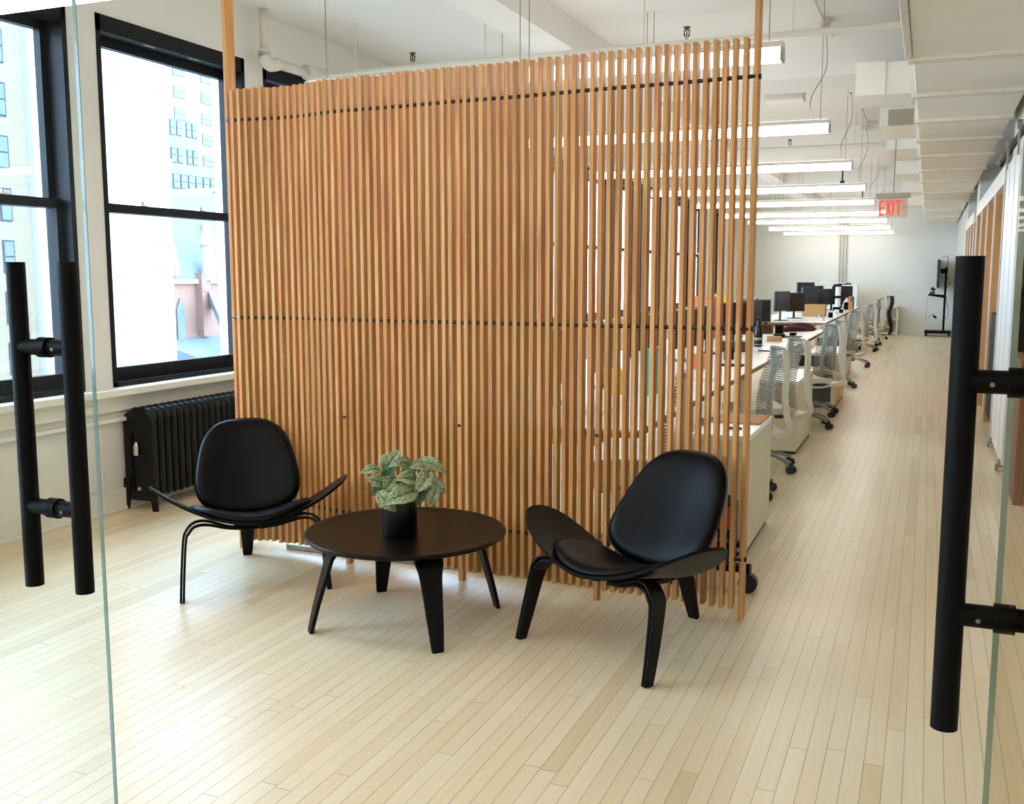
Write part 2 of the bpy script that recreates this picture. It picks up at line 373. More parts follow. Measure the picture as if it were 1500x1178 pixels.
# column cladding / conduits on far wall
cd_ = thing('wall_conduit', 'three slim vertical conduits on the white end wall above the desks', 'conduit', (-2.05, YF - .03, 0))
for dx in (-.08, 0, .08): MB().cyl((dx, 0, 1.3), (dx, 0, 3.0), .015, n=8).build('conduit_pipe', 'cable', cd_)

# ------------------------------------------------------------------ glass doors with pull handles
def glass_door(idx, X, side, label, gm):
    g = bar((X - .004, .66, .012), (X + .004, 1.452, 2.55)).build('door_%d' % idx, gm)
    struct(g, label, 'door')
    MB().box((X - .004, 1.4525, .012), (X + .004, 1.4545, 2.55)).build('glass_edge', 'gedge', g)
    h = MB()
    hy = 1.345
    b1 = MB().cyl((X + .0615, hy, .923), (X + .0615, hy, 1.522), .0165, n=32).build('pull_bar', 'handle', g, smooth=True, autosm=40)
    b2 = MB().cyl((X - .0615, hy, .923), (X - .0615, hy, 1.522), .0165, n=32).build('pull_bar', 'handle', g, smooth=True, autosm=40)
    for z in (1.075, 1.37):
        mo = MB().cyl((X - .055, hy, z), (X + .055, hy, z), .0145, n=24).cyl((X - .012, hy, z), (X + .012, hy, z), .0185, n=24)
        mo.build('handle_mount', 'handle', g, smooth=True, autosm=40)
        MB().cyl((X + .03 * side, hy - .0147, z - .002), (X + .03 * side, hy - .0155, z - .002), .003, n=10).build('set_screw', 'dcable', g)
glass_door(1, -1.46, 1, 'clear glass door leaf standing open on the left with a black ladder pull', 'glass')
glass_door(2, .107, -1, 'clear glass door leaf standing open on the right with a black ladder pull', 'glass2')

# ------------------------------------------------------------------ slatted wood screen
SX0, SX1, SY0, SY1 = -3.44, -.69, 4.44, 4.290
NS = 66; PX = (SX1 - SX0) / NS
posts = {0: 3.40, 17: 0, 33: 0, 50: 0, 66: 3.40}
knots = [0, 17, 33, 50, 66]; amp = [.045, .010, .012, .006]
def sy(i):
    t = i / NS; base = SY0 + (SY1 - SY0) * t
    for k in range(4):
        if knots[k] <= i <= knots[k + 1]:
            base += amp[k] * math.sin(PI * (i - knots[k]) / (knots[k + 1] - knots[k])) ** 2
    return base
scr = thing('slatted_screen', 'tall freestanding room divider of thin upright wooden slats behind the lounge chairs', 'screen', (0, 0, 0))
SD = .058; SWD = .0195
proto_slat = None
for i in range(NS + 1):
    x = SX0 + PX * i; yy = sy(i)
    if i in (0, 66):
        p = MB().box((-.0095, -.018, 0), (.0095, .058, 3.425)).build('tall_post', 'slat', scr, bevel=.001); p.location = (x, yy, 0)
        p['label'] = 'full height end post reaching the ceiling'; continue
    if i in (17, 33, 50):
        p = MB().box((-.0105, -.024, 0), (.0105, .022, 2.456)).build('foot_post', 'slat', scr, bevel=.001); p.location = (x, yy, 0)
        MB().cyl((0, -.023, .775), (0, -.028, .775), .008, n=12).build('bolt', 'rod', p); continue
    if proto_slat is None:
        proto_slat = MB().box((-SWD / 2, -SD / 2, .055), (SWD / 2, SD / 2, 2.456)).build('slat', 'slat', scr, bevel=.001); p = proto_slat
    else:
        p = proto_slat.copy(); COL.objects.link(p); p.parent = scr
    p.location = (x + random.uniform(-.0012, .0012), yy, random.uniform(-.004, .004)); p.rotation_euler = (0, random.uniform(-.0006, .0006), random.uniform(-.02, .02))
for z in (2.30, 1.272, .275):
    MB().tube([(SX0 + PX * i, sy(i) - .013, z) for i in range(0, NS + 1)], .0085, n=8).build('threaded_rod', 'rod', scr, smooth=True)
    MB().cyl((SX1 + .009, sy(66), z), (SX1 + .02, sy(66), z), .011, n=8).build('rod_nut', 'rod', scr)

# ------------------------------------------------------------------ shell lounge chairs
def shell_chair(loc, ang, label):
    t = thing('shell_chair', label, 'chair', loc, math.radians(ang), None)
    # origin between the front feet, facing -Y
    HW = .465
    def seat_pt(u, v):   # u across -1..1, v front..rear 0..1
        U = math.sin((2 * u - 1) * PI / 2); a = abs(U)
        half = .232 * math.sqrt(max(0, 1 - a ** 8)) * (1 - .33 * a) + .004
        yc = .215 + .02 * a
        y_ = yc + (2 * v - 1) * half
        z_ = .298 + .20 * a ** 1.9 - .19 * (y_ - .215)
        return (HW * U, y_, z_)
    MB().grid_solid(seat_pt, 40, 12, .014, lambda u, v: (0, 0, 1)).build('seat_shell', 'ebony', t, smooth=True, autosm=50)
    def cush(u, v):
        U, V = 2 * u - 1, 2 * v - 1
        # square to disc mapping
        cx = U * math.sqrt(max(0, 1 - V * V / 2)); cy = V * math.sqrt(max(0, 1 - U * U / 2))
        x_ = .285 * cx; y_ = .215 + .215 * cy
        a = abs(x_) / HW
        z_ = .298 + .20 * a ** 1.9 - .19 * (y_ - .215) + .0165
        return (x_, y_, z_)
    def cth(u, v):
        U, V = 2 * u - 1, 2 * v - 1; m_ = max(abs(U), abs(V))
        return .030 * math.sqrt(max(0, 1 - m_ ** 6)) + .006
    MB().grid_solid(cush, 28, 20, cth, lambda u, v: (0, 0, 1)).build('seat_cushion', 'leather', t, smooth=True)
    # backrest
    B0, B1 = Vector((0, .43, .335)), Vector((0, .70, .742)); ax = (B1 - B0); Lb = ax.length; axn = ax.normalized()
    nb = Vector((0, -axn.z, axn.y)).normalized()    # towards the sitter
    def back_fn(gr, off):
        def f(u, v):
            U, V = 2 * u - 1, 2 * v - 1
            p = 4.0
            k = (abs(U) ** p + abs(V) ** p) ** (1 / p) if (U or V) else 1
            m_ = max(abs(U), abs(V)); s_ = (m_ / k) if k else 1
            # blend towards rounder corners
            cu, cv = U * s_, V * s_
            rr = min(1, math.hypot(U, V)); 
            cx = U * math.sqrt(1 - V * V / 2); cy = V * math.sqrt(1 - U * U / 2)
            bl = .10 + .10 * V; cu = cu * (1 - bl) + cx * bl; cv = cv * (1 - bl) + cy * bl
            s2 = (cv + 1) / 2
            hw = (.272 + gr) * (1 - s2) + (.192 + gr) * s2 + .012 * math.sin(PI * s2)
            if cv < 0: cv2 = cv - .0
            x_ = hw * cu
            along = Lb * s2 - .035 * (1 - cu * cu) * (1 - s2) + .012 * (1 - cu * cu) * s2 + gr * cv
            bend = -.07 * (1 - (x_ / .28) ** 2)          # hollow across
            lean = .02 * math.sin(PI * s2)
            return B0 + axn * along + Vector((x_, 0, 0)) + nb * (bend + .07 - lean + off)
        return f
    MB().grid_solid(back_fn(.006, -.036), 26, 26, .014, lambda u, v: nb).build('back_shell', 'ebony', t, smooth=True, autosm=50)
    MB().grid_solid(back_fn(0, -.021), 30, 30, lambda u, v: .034 * math.sqrt(max(0, 1 - max(abs(2*u-1), abs(2*v-1)) ** 5)) + .004, lambda u, v: nb).build('back_cushion', 'leather', t, smooth=True)
    # laminated front legs: two nested bent layers
    for s in (-1, 1):
        lg = MB()
        for k, (off, th) in enumerate(((0, .011), (.0125, .011))):
            pts = catmull([(s * (.342 - off), .0, 0), (s * (.335 - off), .035, .12), (s * (.322 - off), .075, .27), (s * (.308 - off), .085, .315 - off), (s * (.272 - off * .3), .095, .349 - off * 1.6), (s * .215, .11, .350 - off * 1.5), (s * .12, .14, .311 - off * .8), (s * .03, .16, .293 - off * .5)], 7)
            n = len(pts); ws = []
            for i in range(n):
                f = i / (n - 1); ws.append(.045 + .045 * min(1, f / .40) if f < .4 else .09 - .005 * f)
            lg.ribbon(pts, (0, 1, -.19), ws, th)
        lg.build('front_leg', 'ebony', t, bevel=.003)
    pts = catmull([(0, .735, 0), (0, .70, .10), (0, .655, .22), (0, .60, .245), (0, .50, .235), (0, .36, .25), (0, .2, .283)], 7)
    n = len(pts); MB().ribbon(pts, (1, 0, 0), [.045 + .05 * min(1, i / (n * .45)) for i in range(n)], .024).build('rear_leg', 'ebony', t, bevel=.003)
    # back bracket below the shell
    pts = catmull([(0, .30, .263), (0, .42, .262), (0, .485, .315), (0, .54, .42), (0, .60, .50)], 6)
    MB().ribbon(pts, (1, 0, 0), .16, .016).build('back_support', 'ebony', t, bevel=.003)
    return t
shell_chair((-2.85, 3.77, 0), 40.5, 'black leather three legged shell chair in front of the radiator')
shell_chair((-1.188, 3.578, 0), -24.5, 'black leather three legged shell chair right of the coffee table')

# ------------------------------------------------------------------ coffee table
ct = thing('coffee_table', 'round dark plywood coffee table with four bent legs between the lounge chairs', 'table', (-2.04, 3.745, 0))
R = .434
MB().lathe([(.001, .382), (.37, .382), (.425, .386), (.433, .392), (.434, .400), (.430, .404), (.42, .405), (.39, .401), (.36, .399), (.001, .3985)], n=96).build('tabletop', 'espresso', ct, smooth=True, autosm=50)
for k in range(4):
    a = PI / 4 + k * PI / 2; d = Vector((math.cos(a), math.sin(a), 0)); sd_ = Vector((-math.sin(a), math.cos(a), 0))
    foot = .424
    pts = catmull([d * foot, d * (foot - .03) + Vector((0, 0, .12)), d * (foot - .075) + Vector((0, 0, .27)), d * (foot - .095) + Vector((0, 0, .33)), d * (foot - .135) + Vector((0, 0, .366)), d * (foot - .19) + Vector((0, 0, .373)), d * .10 + Vector((0, 0, .373))], 7)
    n = len(pts)
    MB().ribbon(pts, sd_, [.046 + .075 * min(1, i / (n * .55)) for i in range(n)], .017).build('leg', 'ebony', ct, bevel=.003)

# ------------------------------------------------------------------ potted plant
PC = Vector((-2.03, 3.675, .4)); 
pp = thing('potted_plant', 'silver leaved trailing houseplant in a black cylinder pot on the coffee table', 'plant', PC)
PH = .150; PR = .074
MB().lathe([(.001, 0.0), (PR - .002, 0.0), (PR, .003), (PR, PH - .002), (PR - .002, PH), (PR - .008, PH), (PR - .009, PH - .02), (.001, PH - .021)], n=48).build('pot', 'potm', pp, smooth=True, autosm=40)
MB().lathe([(.001, PH - .02), (PR - .0095, PH - .02), (PR - .011, PH - .012), (.001, PH - .006)], n=24).build('soil', 'soil', pp)
cdir = Vector((.484, -.876, 0)).normalized(); rdir = Vector((.876, .484, 0)).normalized(); up = Vector((0, 0, 1))
def LP(cx, cy, w):   # crop px to plant-local
    k = .000394
    return rdir * ((cx - 488) * k) + up * (PH + (718 - cy) * k) + cdir * w
leaves = [ # base, tip, width, depth base, depth tip, face tilt up, mat
 ((335, 385), (505, 165), 150, -.02, .0, .35, 1), ((275, 385), (72, 402), 88, .0, .03, .9, 1), ((325, 525), (130, 435), 105, .03, .07, .5, 1),
 ((285, 560), (190, 645), 70, .02, .03, .2, 0), ((268, 600), (450, 795), 125, .07, .085, .3, 1), ((655, 590), (315, 695), 165, .06, .12, .6, 1),
 ((665, 500), (425, 440), 130, .03, .09, .75, 1), ((600, 345), (405, 285), 105, -.02, .02, .5, 1), ((815, 385), (590, 345), 85, .0, .04, .75, 1),
 ((810, 400), (655, 605), 125, .04, .08, .3, 1), ((720, 300), (1000, 440), 105, -.02, .0, .8, 1), ((800, 480), (988, 655), 100, .0, .02, .4, 1),
 ((880, 590), (788, 782), 95, .03, .05, .2, 1), ((700, 600), (690, 760), 100, .02, .045, .1, 0), ((330, 480), (440, 340), 110, .0, .02, .2, 0),
 ((420, 470), (310, 600), 120, .02, .05, .2, 1), ((560, 360), (640, 480), 120, .0, .04, .3, 0), ((480, 560), (380, 440), 100, .0, .02, .3, 0),
 ((700, 520), (600, 610), 120, .0, .05, .3, 0), ((640, 400), (760, 330), 90, -.05, -.05, .3, 1), ((520, 500), (600, 640), 130, .02, .05, .2, 0),
 ((760, 600), (860, 560), 90, -.02, .0, .4, 0), ((300, 650), (340, 560), 80, .0, .02, .3, 0),
]
root = Vector((0, 0, PH - .015))
sm_ = MB()
for bs, tp, wd, d0, d1, tilt, sv in leaves:
    A, T = LP(*bs, d0), LP(*tp, d1); ax = T - A; Ln = ax.length; an = ax.normalized()
    nrm = (cdir + up * tilt); nrm = (nrm - an * nrm.dot(an)).normalized(); side = an.cross(nrm).normalized(); hw = wd * .000394 / 2 * 1.5
    me = bmesh.new(); uvl = me.loops.layers.uv.new('UVMap'); NV, NU = 14, 6; rows = []; uvs = {}
    for j in range(NV + 1):
        v = j / NV; prof = (math.sin(PI * min(1, v * 1.0) ** .72) ** .85 if 0 < v < 1 else 0.0) * (1 - .12 * v) + (.001)
        row = []
        for i in range(NU + 1):
            u = 2 * i / NU - 1
            back = -.10 * Ln * (abs(u) ** 1.5) * max(0, 1 - v * 4)
            p = A + an * (Ln * v + back) + side * (hw * prof * u) + nrm * (-abs(u) * -.25 * hw * prof * 1 + .16 * Ln * math.sin(PI * v) - .06 * hw * math.sin(v * 17 + u * 2) * abs(u))
            vt = me.verts.new(p); uvs[vt] = (u, v); row.append(vt)
        rows.append(row)
    for j in range(NV):
        for i in range(NU):
            f = me.faces.new((rows[j][i], rows[j][i + 1], rows[j + 1][i + 1], rows[j + 1][i])); f.smooth = True
            for lp in f.loops: lp[uvl].uv = uvs[lp.vert]
    md = bpy.data.meshes.new('leaf'); me.to_mesh(md); me.free(); md.materials.append(M['leaf'] if sv else M['leafd'])
    lo = bpy.data.objects.new('leaf', md); COL.objects.link(lo); lo.parent = pp
    so = lo.modifiers.new('th', 'SOLIDIFY'); so.thickness = .0008
    rb = root + (A - root).normalized() * .02; rb.z = root.z
    md_ = (rb + A) / 2 + up * .02
    sm_.tube(catmull([rb, md_, A + an * .005], 4), .0018, n=5)
sm_.tube(catmull([root, LP(200, 560, .03), LP(100, 605, .04)], 5), .002, n=5)
sm_.build('stems', 'stem', pp, smooth=True)

# ------------------------------------------------------------------ radiator
ra = thing('radiator', 'black cast iron column radiator under the window', 'radiator', (-4.60, 4.93, 0))
sec = None
for i in range(24):
    if sec is None:
        b_ = MB()
        for s in (-1, 0, 1):
            b_.tube([(s * .083, 0, .10), (s * .083, 0, .59)], .026, n=10)
        pts = [(-.083, 0, .585), (-.08, 0, .615), (-.05, 0, .632), (.05, 0, .632), (.08, 0, .615), (.083, 0, .585)]
        b_.tube(pts, .028, n=10); b_.tube([(-.083, 0, .11), (.083, 0, .11)], .028, n=10)
        b_.box((-.085, -.008, .10), (.085, .008, .60)); sec = b_.build('section', 'radi', ra, smooth=True, autosm=60); p = sec
    else:
        p = sec.copy(); COL.objects.link(p); p.parent = ra
    p.location = (0, .03 + i * .062, 0)
MB().poly([(-.118, -.012, .06), (-.118, -.012, .57), (-.108, -.012, .61), (-.08, -.012, .632), (.08, -.012, .632), (.108, -.012, .61), (.118, -.012, .57), (.118, -.012, .06)], (0, .02, 0)).build('end_plate', 'radi', ra, bevel=.006)
MB().box((-.06, -.016, .13), (-.035, -.011, .50)).build('end_slot', 'handle', ra)
for yy in (-.02, 1.42):
    for s in (-1, 1):
        MB().poly([(s * .07, yy, .2), (s * .125, yy, .2), (s * .135, yy, .0), (s * .10, yy, .0)], (0, .02, 0)).build('foot', 'radi', ra)
MB().cyl((.0, -.03, .36), (0, -.03, .42), .018, n=16).cyl((.0, -.03, .42), (0, -.03, .445), .018, .006, n=16).build('air_vent', 'silver', ra, smooth=True, autosm=40)
MB().cyl((0, -.012, .14), (0, -.02, .14), .012).build('plug', 'silver', ra)
for yy in (.55, .64):
    MB().cyl((.115, yy, .105), (.118, yy, .105), .022, n=12).build('white_tag', 'paper', ra)  # small white tags low on the radiator

# ------------------------------------------------------------------ pendant tube lights
def tube_light(xr, yy, ln, label, zb=2.49):
    xl = xr - ln
    t = thing('pendant_light', label, 'light', (xl, yy, zb), 0, 'suspended tube lights')
    MB().box((0, -.04, .06), (ln, .04, .088)).build('housing', 'fixture', t, bevel=.003)
    MB().box((.012, -.037, 0), (ln - .012, .037, .06)).build('diffuser', 'tube', t, bevel=.006)
    MB().box((.02, -.03, .088), (ln - .02, .03, .09)).build('added_uplight_strip', 'upfill', t)  # glowing strip added on the housing to lift the ceiling light
    for a in (0, ln - .012): MB().box((a, -.04, -.001), (a + .012, .04, .0595)).build('end_cap', 'exitbox', t)
    for a in (.12, ln / 2 - .02, ln / 2 + .03, ln - .07):
        MB().cyl((a, 0, .088), (a, 0, CZ - zb - .002), .0022, n=6).build('suspension_cable', 'dcable', t)
    return t
LY = [4.98, 7.54, 10.23, 12.84, 15.36, 18.19, 20.59, 23.68, 26.45]; LX = [-.677, -.69, -.718, -.737, -.754, -.814, -.776, -.81, -.836]
ords = ['nearest the slatted screen, just behind its top', 'second from the screen, over the first chairs', 'third from the screen, in the row along the office', 'fourth from the screen, in the row along the office', 'fifth from the screen, left of the exit sign top', 'sixth from the screen, ending beside the exit sign', 'seventh from the screen, just under the exit sign level', 'second from the end wall', 'last one, closest to the end wall']
for i, (a, b_) in enumerate(zip(LX, LY)):
    tube_light(a, b_, 2.62, 'white suspended tube light ' + ords[i])
tube_light(-1.30, 2.93, 2.5, 'white suspended tube light at the top left, nearest the camera')
tube_light(-1.30, .2, 2.5, 'unseen white tube light added to fill the lobby, left of the doorway above the viewer')  # out-of-view lamp added for ambient light in the lobby
tube_light(-1.30, -1.6, 2.5, 'unseen white tube light added for fill, far behind the viewer on the left')  # second out-of-view lamp added to brighten the near floor
tube_light(2.0, -.6, 2.8, 'unseen white tube light added for fill, right behind the viewer')  # unseen fill lamp added behind the camera for the near zone

# ------------------------------------------------------------------ overhead services
cp = MB(); 
canopy_y = [8.25, 11.0, 13.8, 17.0, 19.3]
for i, yy in enumerate(canopy_y):
    t = thing('ceiling_canopy', ['round white cable canopy nearest the camera, above the second tube light', 'round white cable canopy beside the projecting duct box', 'round white cable canopy third along the conduit', 'round white cable canopy fourth along the conduit', 'round white cable canopy farthest along the conduit'][i], 'canopy', (-.82, yy, 3.36), 0, 'cable canopies')
    MB().lathe([(.001, -.03), (.085, -.022), (.09, -.014), (.06, .0), (.001, .0)], n=24).build('canopy_disc', 'fixture', t, smooth=True, autosm=40)
    MB().box((-.035, -.035, 0), (.035, .035, .05)).build('junction_box', 'pipe', t)
    MB().cyl((0, 0, -.03), (0, 0, -.045), .008).build('cord_grip', 'dcable', t)
    tgt = min(LY, key=lambda v: abs(v - yy + .7))
    MB().tube(catmull([(0.01, 0, -.04), (.02, -.02, -.3), (-.01, tgt - yy + .03, -.62), (.0, tgt - yy, -.755)], 6), .004, n=6).build('power_cord', 'cable', t, smooth=True)
tag(MB().cyl((-.86, 3.72, 3.40), (-.82, 8.2, 3.38), .012).cyl((-.80, 8.4, 3.37), (-.80, 8.58, 3.37), .012).build('ceiling_conduit', 'pipe'), 'thin painted conduit running to the nearest cable canopy', 'conduit')
tag(MB().cyl((-.80, 9.32, 3.37), (-.80, 14.18, 3.37), .012).build('ceiling_conduit', 'pipe'), 'thin painted conduit linking the middle cable canopies', 'conduit')
def sprinkler(x, yy, z, label):
    t = thing('ceiling_sprinkler', label, 'sprinkler', (x, yy, z), 0, 'sprinkler heads')
    MB().cyl((0, 0, 0), (0, 0, .02), .012).build('fitting', 'silver', t)
    MB().tube([(0.018 * math.cos(a), 0, .045 + .03 * math.sin(a)) for a in [-PI / 2 + PI * 2 * k / 16 for k in range(17)]], .005, n=6).build('yoke', 'rod', t)
    MB().cyl((0, 0, .078), (0, 0, .083), .026, n=10).build('deflector', 'rod', t)
    MB().cyl((0, 0, .02), (0, 0, .072), .004, n=6).build('bulb', 'rod', t)
px_ = 7.0
sp = thing('sprinkler_pipe', 'white painted sprinkler pipe crossing above the slatted screen', 'pipe', (0, px_, 3.06))
MB().cyl((-4.48, 0, 0), (-.2, 0, 0), .022, n=12).build('pipe_run', 'pipe', sp, smooth=True, autosm=40)
for x in (-4.2, -3.1, -1.9, -.9): MB().cyl((x, 0, .02), (x, 0, CZ - 3.062), .005, n=6).build('hanger', 'pipe', sp)
sprinkler(-3.70, px_, 3.0835, 'small black sprinkler head on the pipe above the left of the screen')
sprinkler(-1.60, px_, 3.0835, 'small black sprinkler head on the pipe above the right of the screen')
sp = thing('sprinkler_pipe', 'white painted sprinkler pipe farther back above the third tube light', 'pipe', (0, 13.0, 3.04))
MB().cyl((-4.6, 0, 0), (-.55, 0, 0), .022, n=12).build('pipe_run', 'pipe', sp, smooth=True, autosm=40)
for x in (-4.2, -2.1, -.9): MB().cyl((x, 0, .02), (x, 0, CZ - 3.042), .005, n=6).build('hanger', 'pipe', sp)
sprinkler(-1.66, 13.0, 3.0635, 'small black sprinkler head under the second tube light from the screen')
for i, (x, yy) in enumerate(((-1.42, 18.0), (-1.35, 22.3))):
    tag(MB().cyl((x, yy, 3.0), (x, yy, 3.06), .035).cyl((x, yy, 3.06), (x, yy, CZ), .012).build('drop_sprinkler', 'rod'), ['tiny dark sprinkler head far back above the fourth tube light', 'tiny dark sprinkler head far back above the fifth tube light'][i], 'sprinkler', 'sprinkler heads')
# steam pipe with elbow by the third window
t = thing('steam_pipe', 'fat white insulated pipe with elbow above the window beside the left post', 'pipe', (-4.6, 6.38, 0))
MB().tube([(0, 0, 3.425), (0, 0, 3.14)], .032, n=14).build('riser', 'pipe', t, smooth=True)
MB().tube(catmull([(0, 0, 3.14), (0, .0, 3.08), (.01, .05, 3.04), (.02, .13, 3.06)], 5), .048, n=14).build('elbow', 'pipe', t, smooth=True)
MB().tube([(.02, .13, 3.06), (.03, .5, 3.065)], .032, n=14).tube([(.03, .5, 3.065), (.03, .6, 3.075), (.03, 2.1, 3.08)], .06, n=14).build('horizontal_run', 'pipe', t, smooth=True)

# ducts
dk = thing('air_duct', 'long boxed cream air duct along the top of the corridor', 'duct', (0, 0, 0))
MB().box((-.15, 2.2, 2.76), (.56, 27.0, 3.065)).build('duct_body', 'duct', dk, bevel=.01)
for yy in (6.55, 7.85, 9.15, 10.45, 11.8, 13.4, 15.0, 17.0, 19.2, 21.6, 24.2):
    MB().box((-.175, yy - .06, 2.735), (.57, yy + .06, 3.065)).build('seam_band', 'ductseam', dk, bevel=.006)
MB().box((-.19, 1.6, 2.745), (-.152, 6.48, 2.80)).build('edge_strip', 'pipe', dk, bevel=.006)
MB().box((.0, 4.0, 2.745), (.35, 4.6, 2.76)).build('access_panel', 'duct', dk, bevel=.003)
db = thing('duct_box', 'square cream duct box projecting left from the corridor duct', 'duct', (0, 0, 0))
MB().box((-.56, 8.0, 2.80), (-.18, 8.58, 3.03)).build('box_body', 'duct', db, bevel=.004)
MB().box((-.565, 7.985, 2.80), (-.36, 8.0, 3.035)).build('cover_plate', 'duct', db)
tag(MB().box((-.41, 9.95, 2.86), (-.18, 10.12, 2.98)).build('duct_box', 'exitbox'), 'small dull brown duct opening behind the projecting duct box', 'duct')
tag(MB().box((-1.43, 9.35, 3.03), (-1.10, 9.6, 3.14)).build('junction_box', 'pipe'), 'white junction box on the ceiling left of the duct box', 'box')
db = thing('duct_branch', 'low duct branches stepping along the left of the corridor duct', 'duct', (0, 0, 0))
for yy in (10.3, 13.1-.9, 15.2, 18.5, 22.0):
    MB().box((-.50, yy, 2.88), (-.176, yy + 1.0, 3.06)).build('branch_box', 'duct', db, bevel=.004)

# ------------------------------------------------------------------ exit sign
ex = thing('exit_sign', 'red lettered exit sign hanging over the corridor from a grey bar', 'sign', (-.385, 11.5, 2.10))
MB().box((-.17, -.02, .20), (.17, .02, .25)).build('mounting_bar', 'exitbox', ex, bevel=.002)
MB().box((-.145, -.004, -.005), (.145, .004, .20)).build('panel', 'exitpanel', ex)
for x in (-.04, .04): pass
MB().cyl((0, 0, .25), (0, 0, CZ - 2.102), .005, n=6).build('hanger_rod', 'dcable', ex)
H_ = .155; zb_ = .02
def stroke(mb, a, b_, w=.019):
    a, b_ = Vector(a), Vector(b_); d = (b_ - a).normalized(); n = Vector((d.z, 0, -d.x)) * w / 2
    mb.poly([a - n, a + n, b_ + n, b_ - n], (0, -.004, 0))
def V3(x, z): return (x, -.0045, zb_ + z)
E_ = MB(); x = -.14; stroke(E_, V3(x + .0095, 0), V3(x + .0095, H_)); stroke(E_, V3(x, .0095), V3(x + .05, .0095)); stroke(E_, V3(x, H_ / 2), V3(x + .043, H_ / 2)); stroke(E_, V3(x, H_ - .0095), V3(x + .05, H_ - .0095)); E_.build('letter_e', 'exitred', ex)
E_ = MB(); x = -.075; stroke(E_, V3(x + .008, 0), V3(x + .05, H_)); stroke(E_, V3(x + .05, 0), V3(x + .008, H_)); E_.build('letter_x', 'exitred', ex)
E_ = MB(); x = -.008; stroke(E_, V3(x + .0095, 0), V3(x + .0095, H_)); E_.build('letter_i', 'exitred', ex)
E_ = MB(); x = .022; stroke(E_, V3(x + .033, 0), V3(x + .033, H_)); stroke(E_, V3(x, H_ - .0095), V3(x + .066, H_ - .0095)); E_.build('letter_t', 'exitred', ex)
E_ = MB(); stroke(E_, V3(.098, .10), V3(.122, .077), .013); stroke(E_, V3(.122, .077), V3(.098, .054), .013); E_.build('chevron', 'exitred', ex)

# ------------------------------------------------------------------ right side of the corridor
sl = thing('sliding_door', 'tall white sliding panel door hanging on a track beside the corridor', 'door', (0, 0, 0))
MB().box((.575, 8.35, .06), (.615, 9.72, 2.42)).build('door_panel', 'door', sl, bevel=.003)
for yy in (8.75, 9.30): MB().box((.571, yy, .10), (.575, yy + .012, 2.40)).build('groove_strip', 'trimw', sl)
for yy in (8.45, 9.6):
    MB().box((.555, yy - .03, .03), (.625, yy + .03, .09)).cyl((.54, yy, .03), (.56, yy, .03), .028).build('floor_roller', 'chrome', sl)
    MB().box((.56, yy - .025, 2.38), (.574, yy + .025, 2.60)).cyl((.55, yy, 2.60), (.585, yy, 2.60), .035).build('track_hanger', 'chrome', sl)
tag(MB().box((.60, 7.3, 2.56), (.62, 11.3, 2.62)).build('door_track', 'handle'), 'dark steel track above the white sliding door', 'track')
tag(MB().box((.58, 7.20, 0), (.64, 8.0, .95)).build('wood_panel', 'walnut'), 'low brown wooden panel seen through the right glass door', 'panel')
struct(MB().box((.62, 7.26, 2.40), (.98, 9.8, 3.3)).build('trim_9', 'wall'), 'white header over the sliding door', 'trim')
def partition(y0, y1, n, zt, label, dark):
    t = thing('stud_partition', label, 'partition', (0, 0, 0))
    MB().box((.57, y0, zt - .16), (.66, y1, zt)).build('top_rail', 'trimw', t)
    MB().box((.69, y0, 0), (.73, y1, zt - .16)).build('strand_board_panel', 'osb', t)
    for i in range(n + 1):
        yy = y0 + (y1 - y0 - .05) * i / n
        MB().box((.57, yy, 0), (.585, yy + .05, zt - .16)).build('white_edge', 'trimw', t)
        MB().box((.585, yy, 0), (.69, yy + .05, zt - .16)).build('stud', 'stud', t)
    for a, b_ in dark:
        MB().box((.60, a, .1), (.685, b_, 1.12)).build('black_panel', 'handle', t)
partition(9.85, 15.5, 4, 2.45, 'white edged stud partition lined with strand board past the sliding door', ((9.95, 11.2),))
partition(16.45, 19.85, 3, 2.42, 'farther stud partition lined with strand board near the end of the corridor', ((16.6, 17.4),))
tag(MB().box((.48, 20.2, .1), (.595, 21.0, .95)).build('floor_speaker', 'handle'), 'narrow black upright panel leaning on the right wall near the far end', 'panel')

# ------------------------------------------------------------------ rolling screen stand (seen edge on)
tv = thing('screen_stand', 'black rolling screen stand with a monitor at the far end of the corridor', 'stand', (.22, 26.75, 0))
MB().box((-.26, -.28, .075), (.34, .28, .135)).build('base_frame', 'handle', tv, bevel=.01)
for x in (-.22, .30):
    for yy in (-.24, .24):
        MB().cyl((x, yy - .02, .035), (x, yy + .02, .035), .034, n=12).box((x - .02, yy - .015, .03), (x + .02, yy + .015, .08)).build('caster', 'caster', tv)
MB().box((.14, -.04, .13), (.19, .04, 1.68)).build('column', 'handle', tv)
MB().box((.04, -.15, 1.52), (.20, .15, 1.64)).build('screen_bracket', 'handle', tv)
MB().box((-.04, -.5, 1.18), (.02, .5, 1.85)).build('monitor_screen', 'screen', tv, bevel=.01)
MB().tube([(.19, 0, 1.65), (.19, 0, 1.94), (.08, 0, 1.94)], .008, n=6).build('camera_bracket', 'handle', tv)
MB().poly([(-.22, -.2, .99), (.16, -.2, .93), (.17, -.2, 1.0), (-.2, -.2, 1.03)], (0, .4, 0)).build('shelf', 'handle', tv)
MB().cyl((-.12, 0, 1.03), (-.12, 0, 1.08), .06, n=12).box((-.16, -.05, 1.10), (-.06, .05, 1.18), Matrix.Rotation(.6, 3, 'Y')).build('camera_head', 'screen', tv)
MB().tube(catmull([(.18, -.03, 1.5), (.24, -.03, 1.3), (.17, -.03, 1.1), (.22, -.04, .8), (.26, -.04, .55), (.17, -.04, .4)], 5), .006, n=5).build('hanging_cable', 'rod', tv)
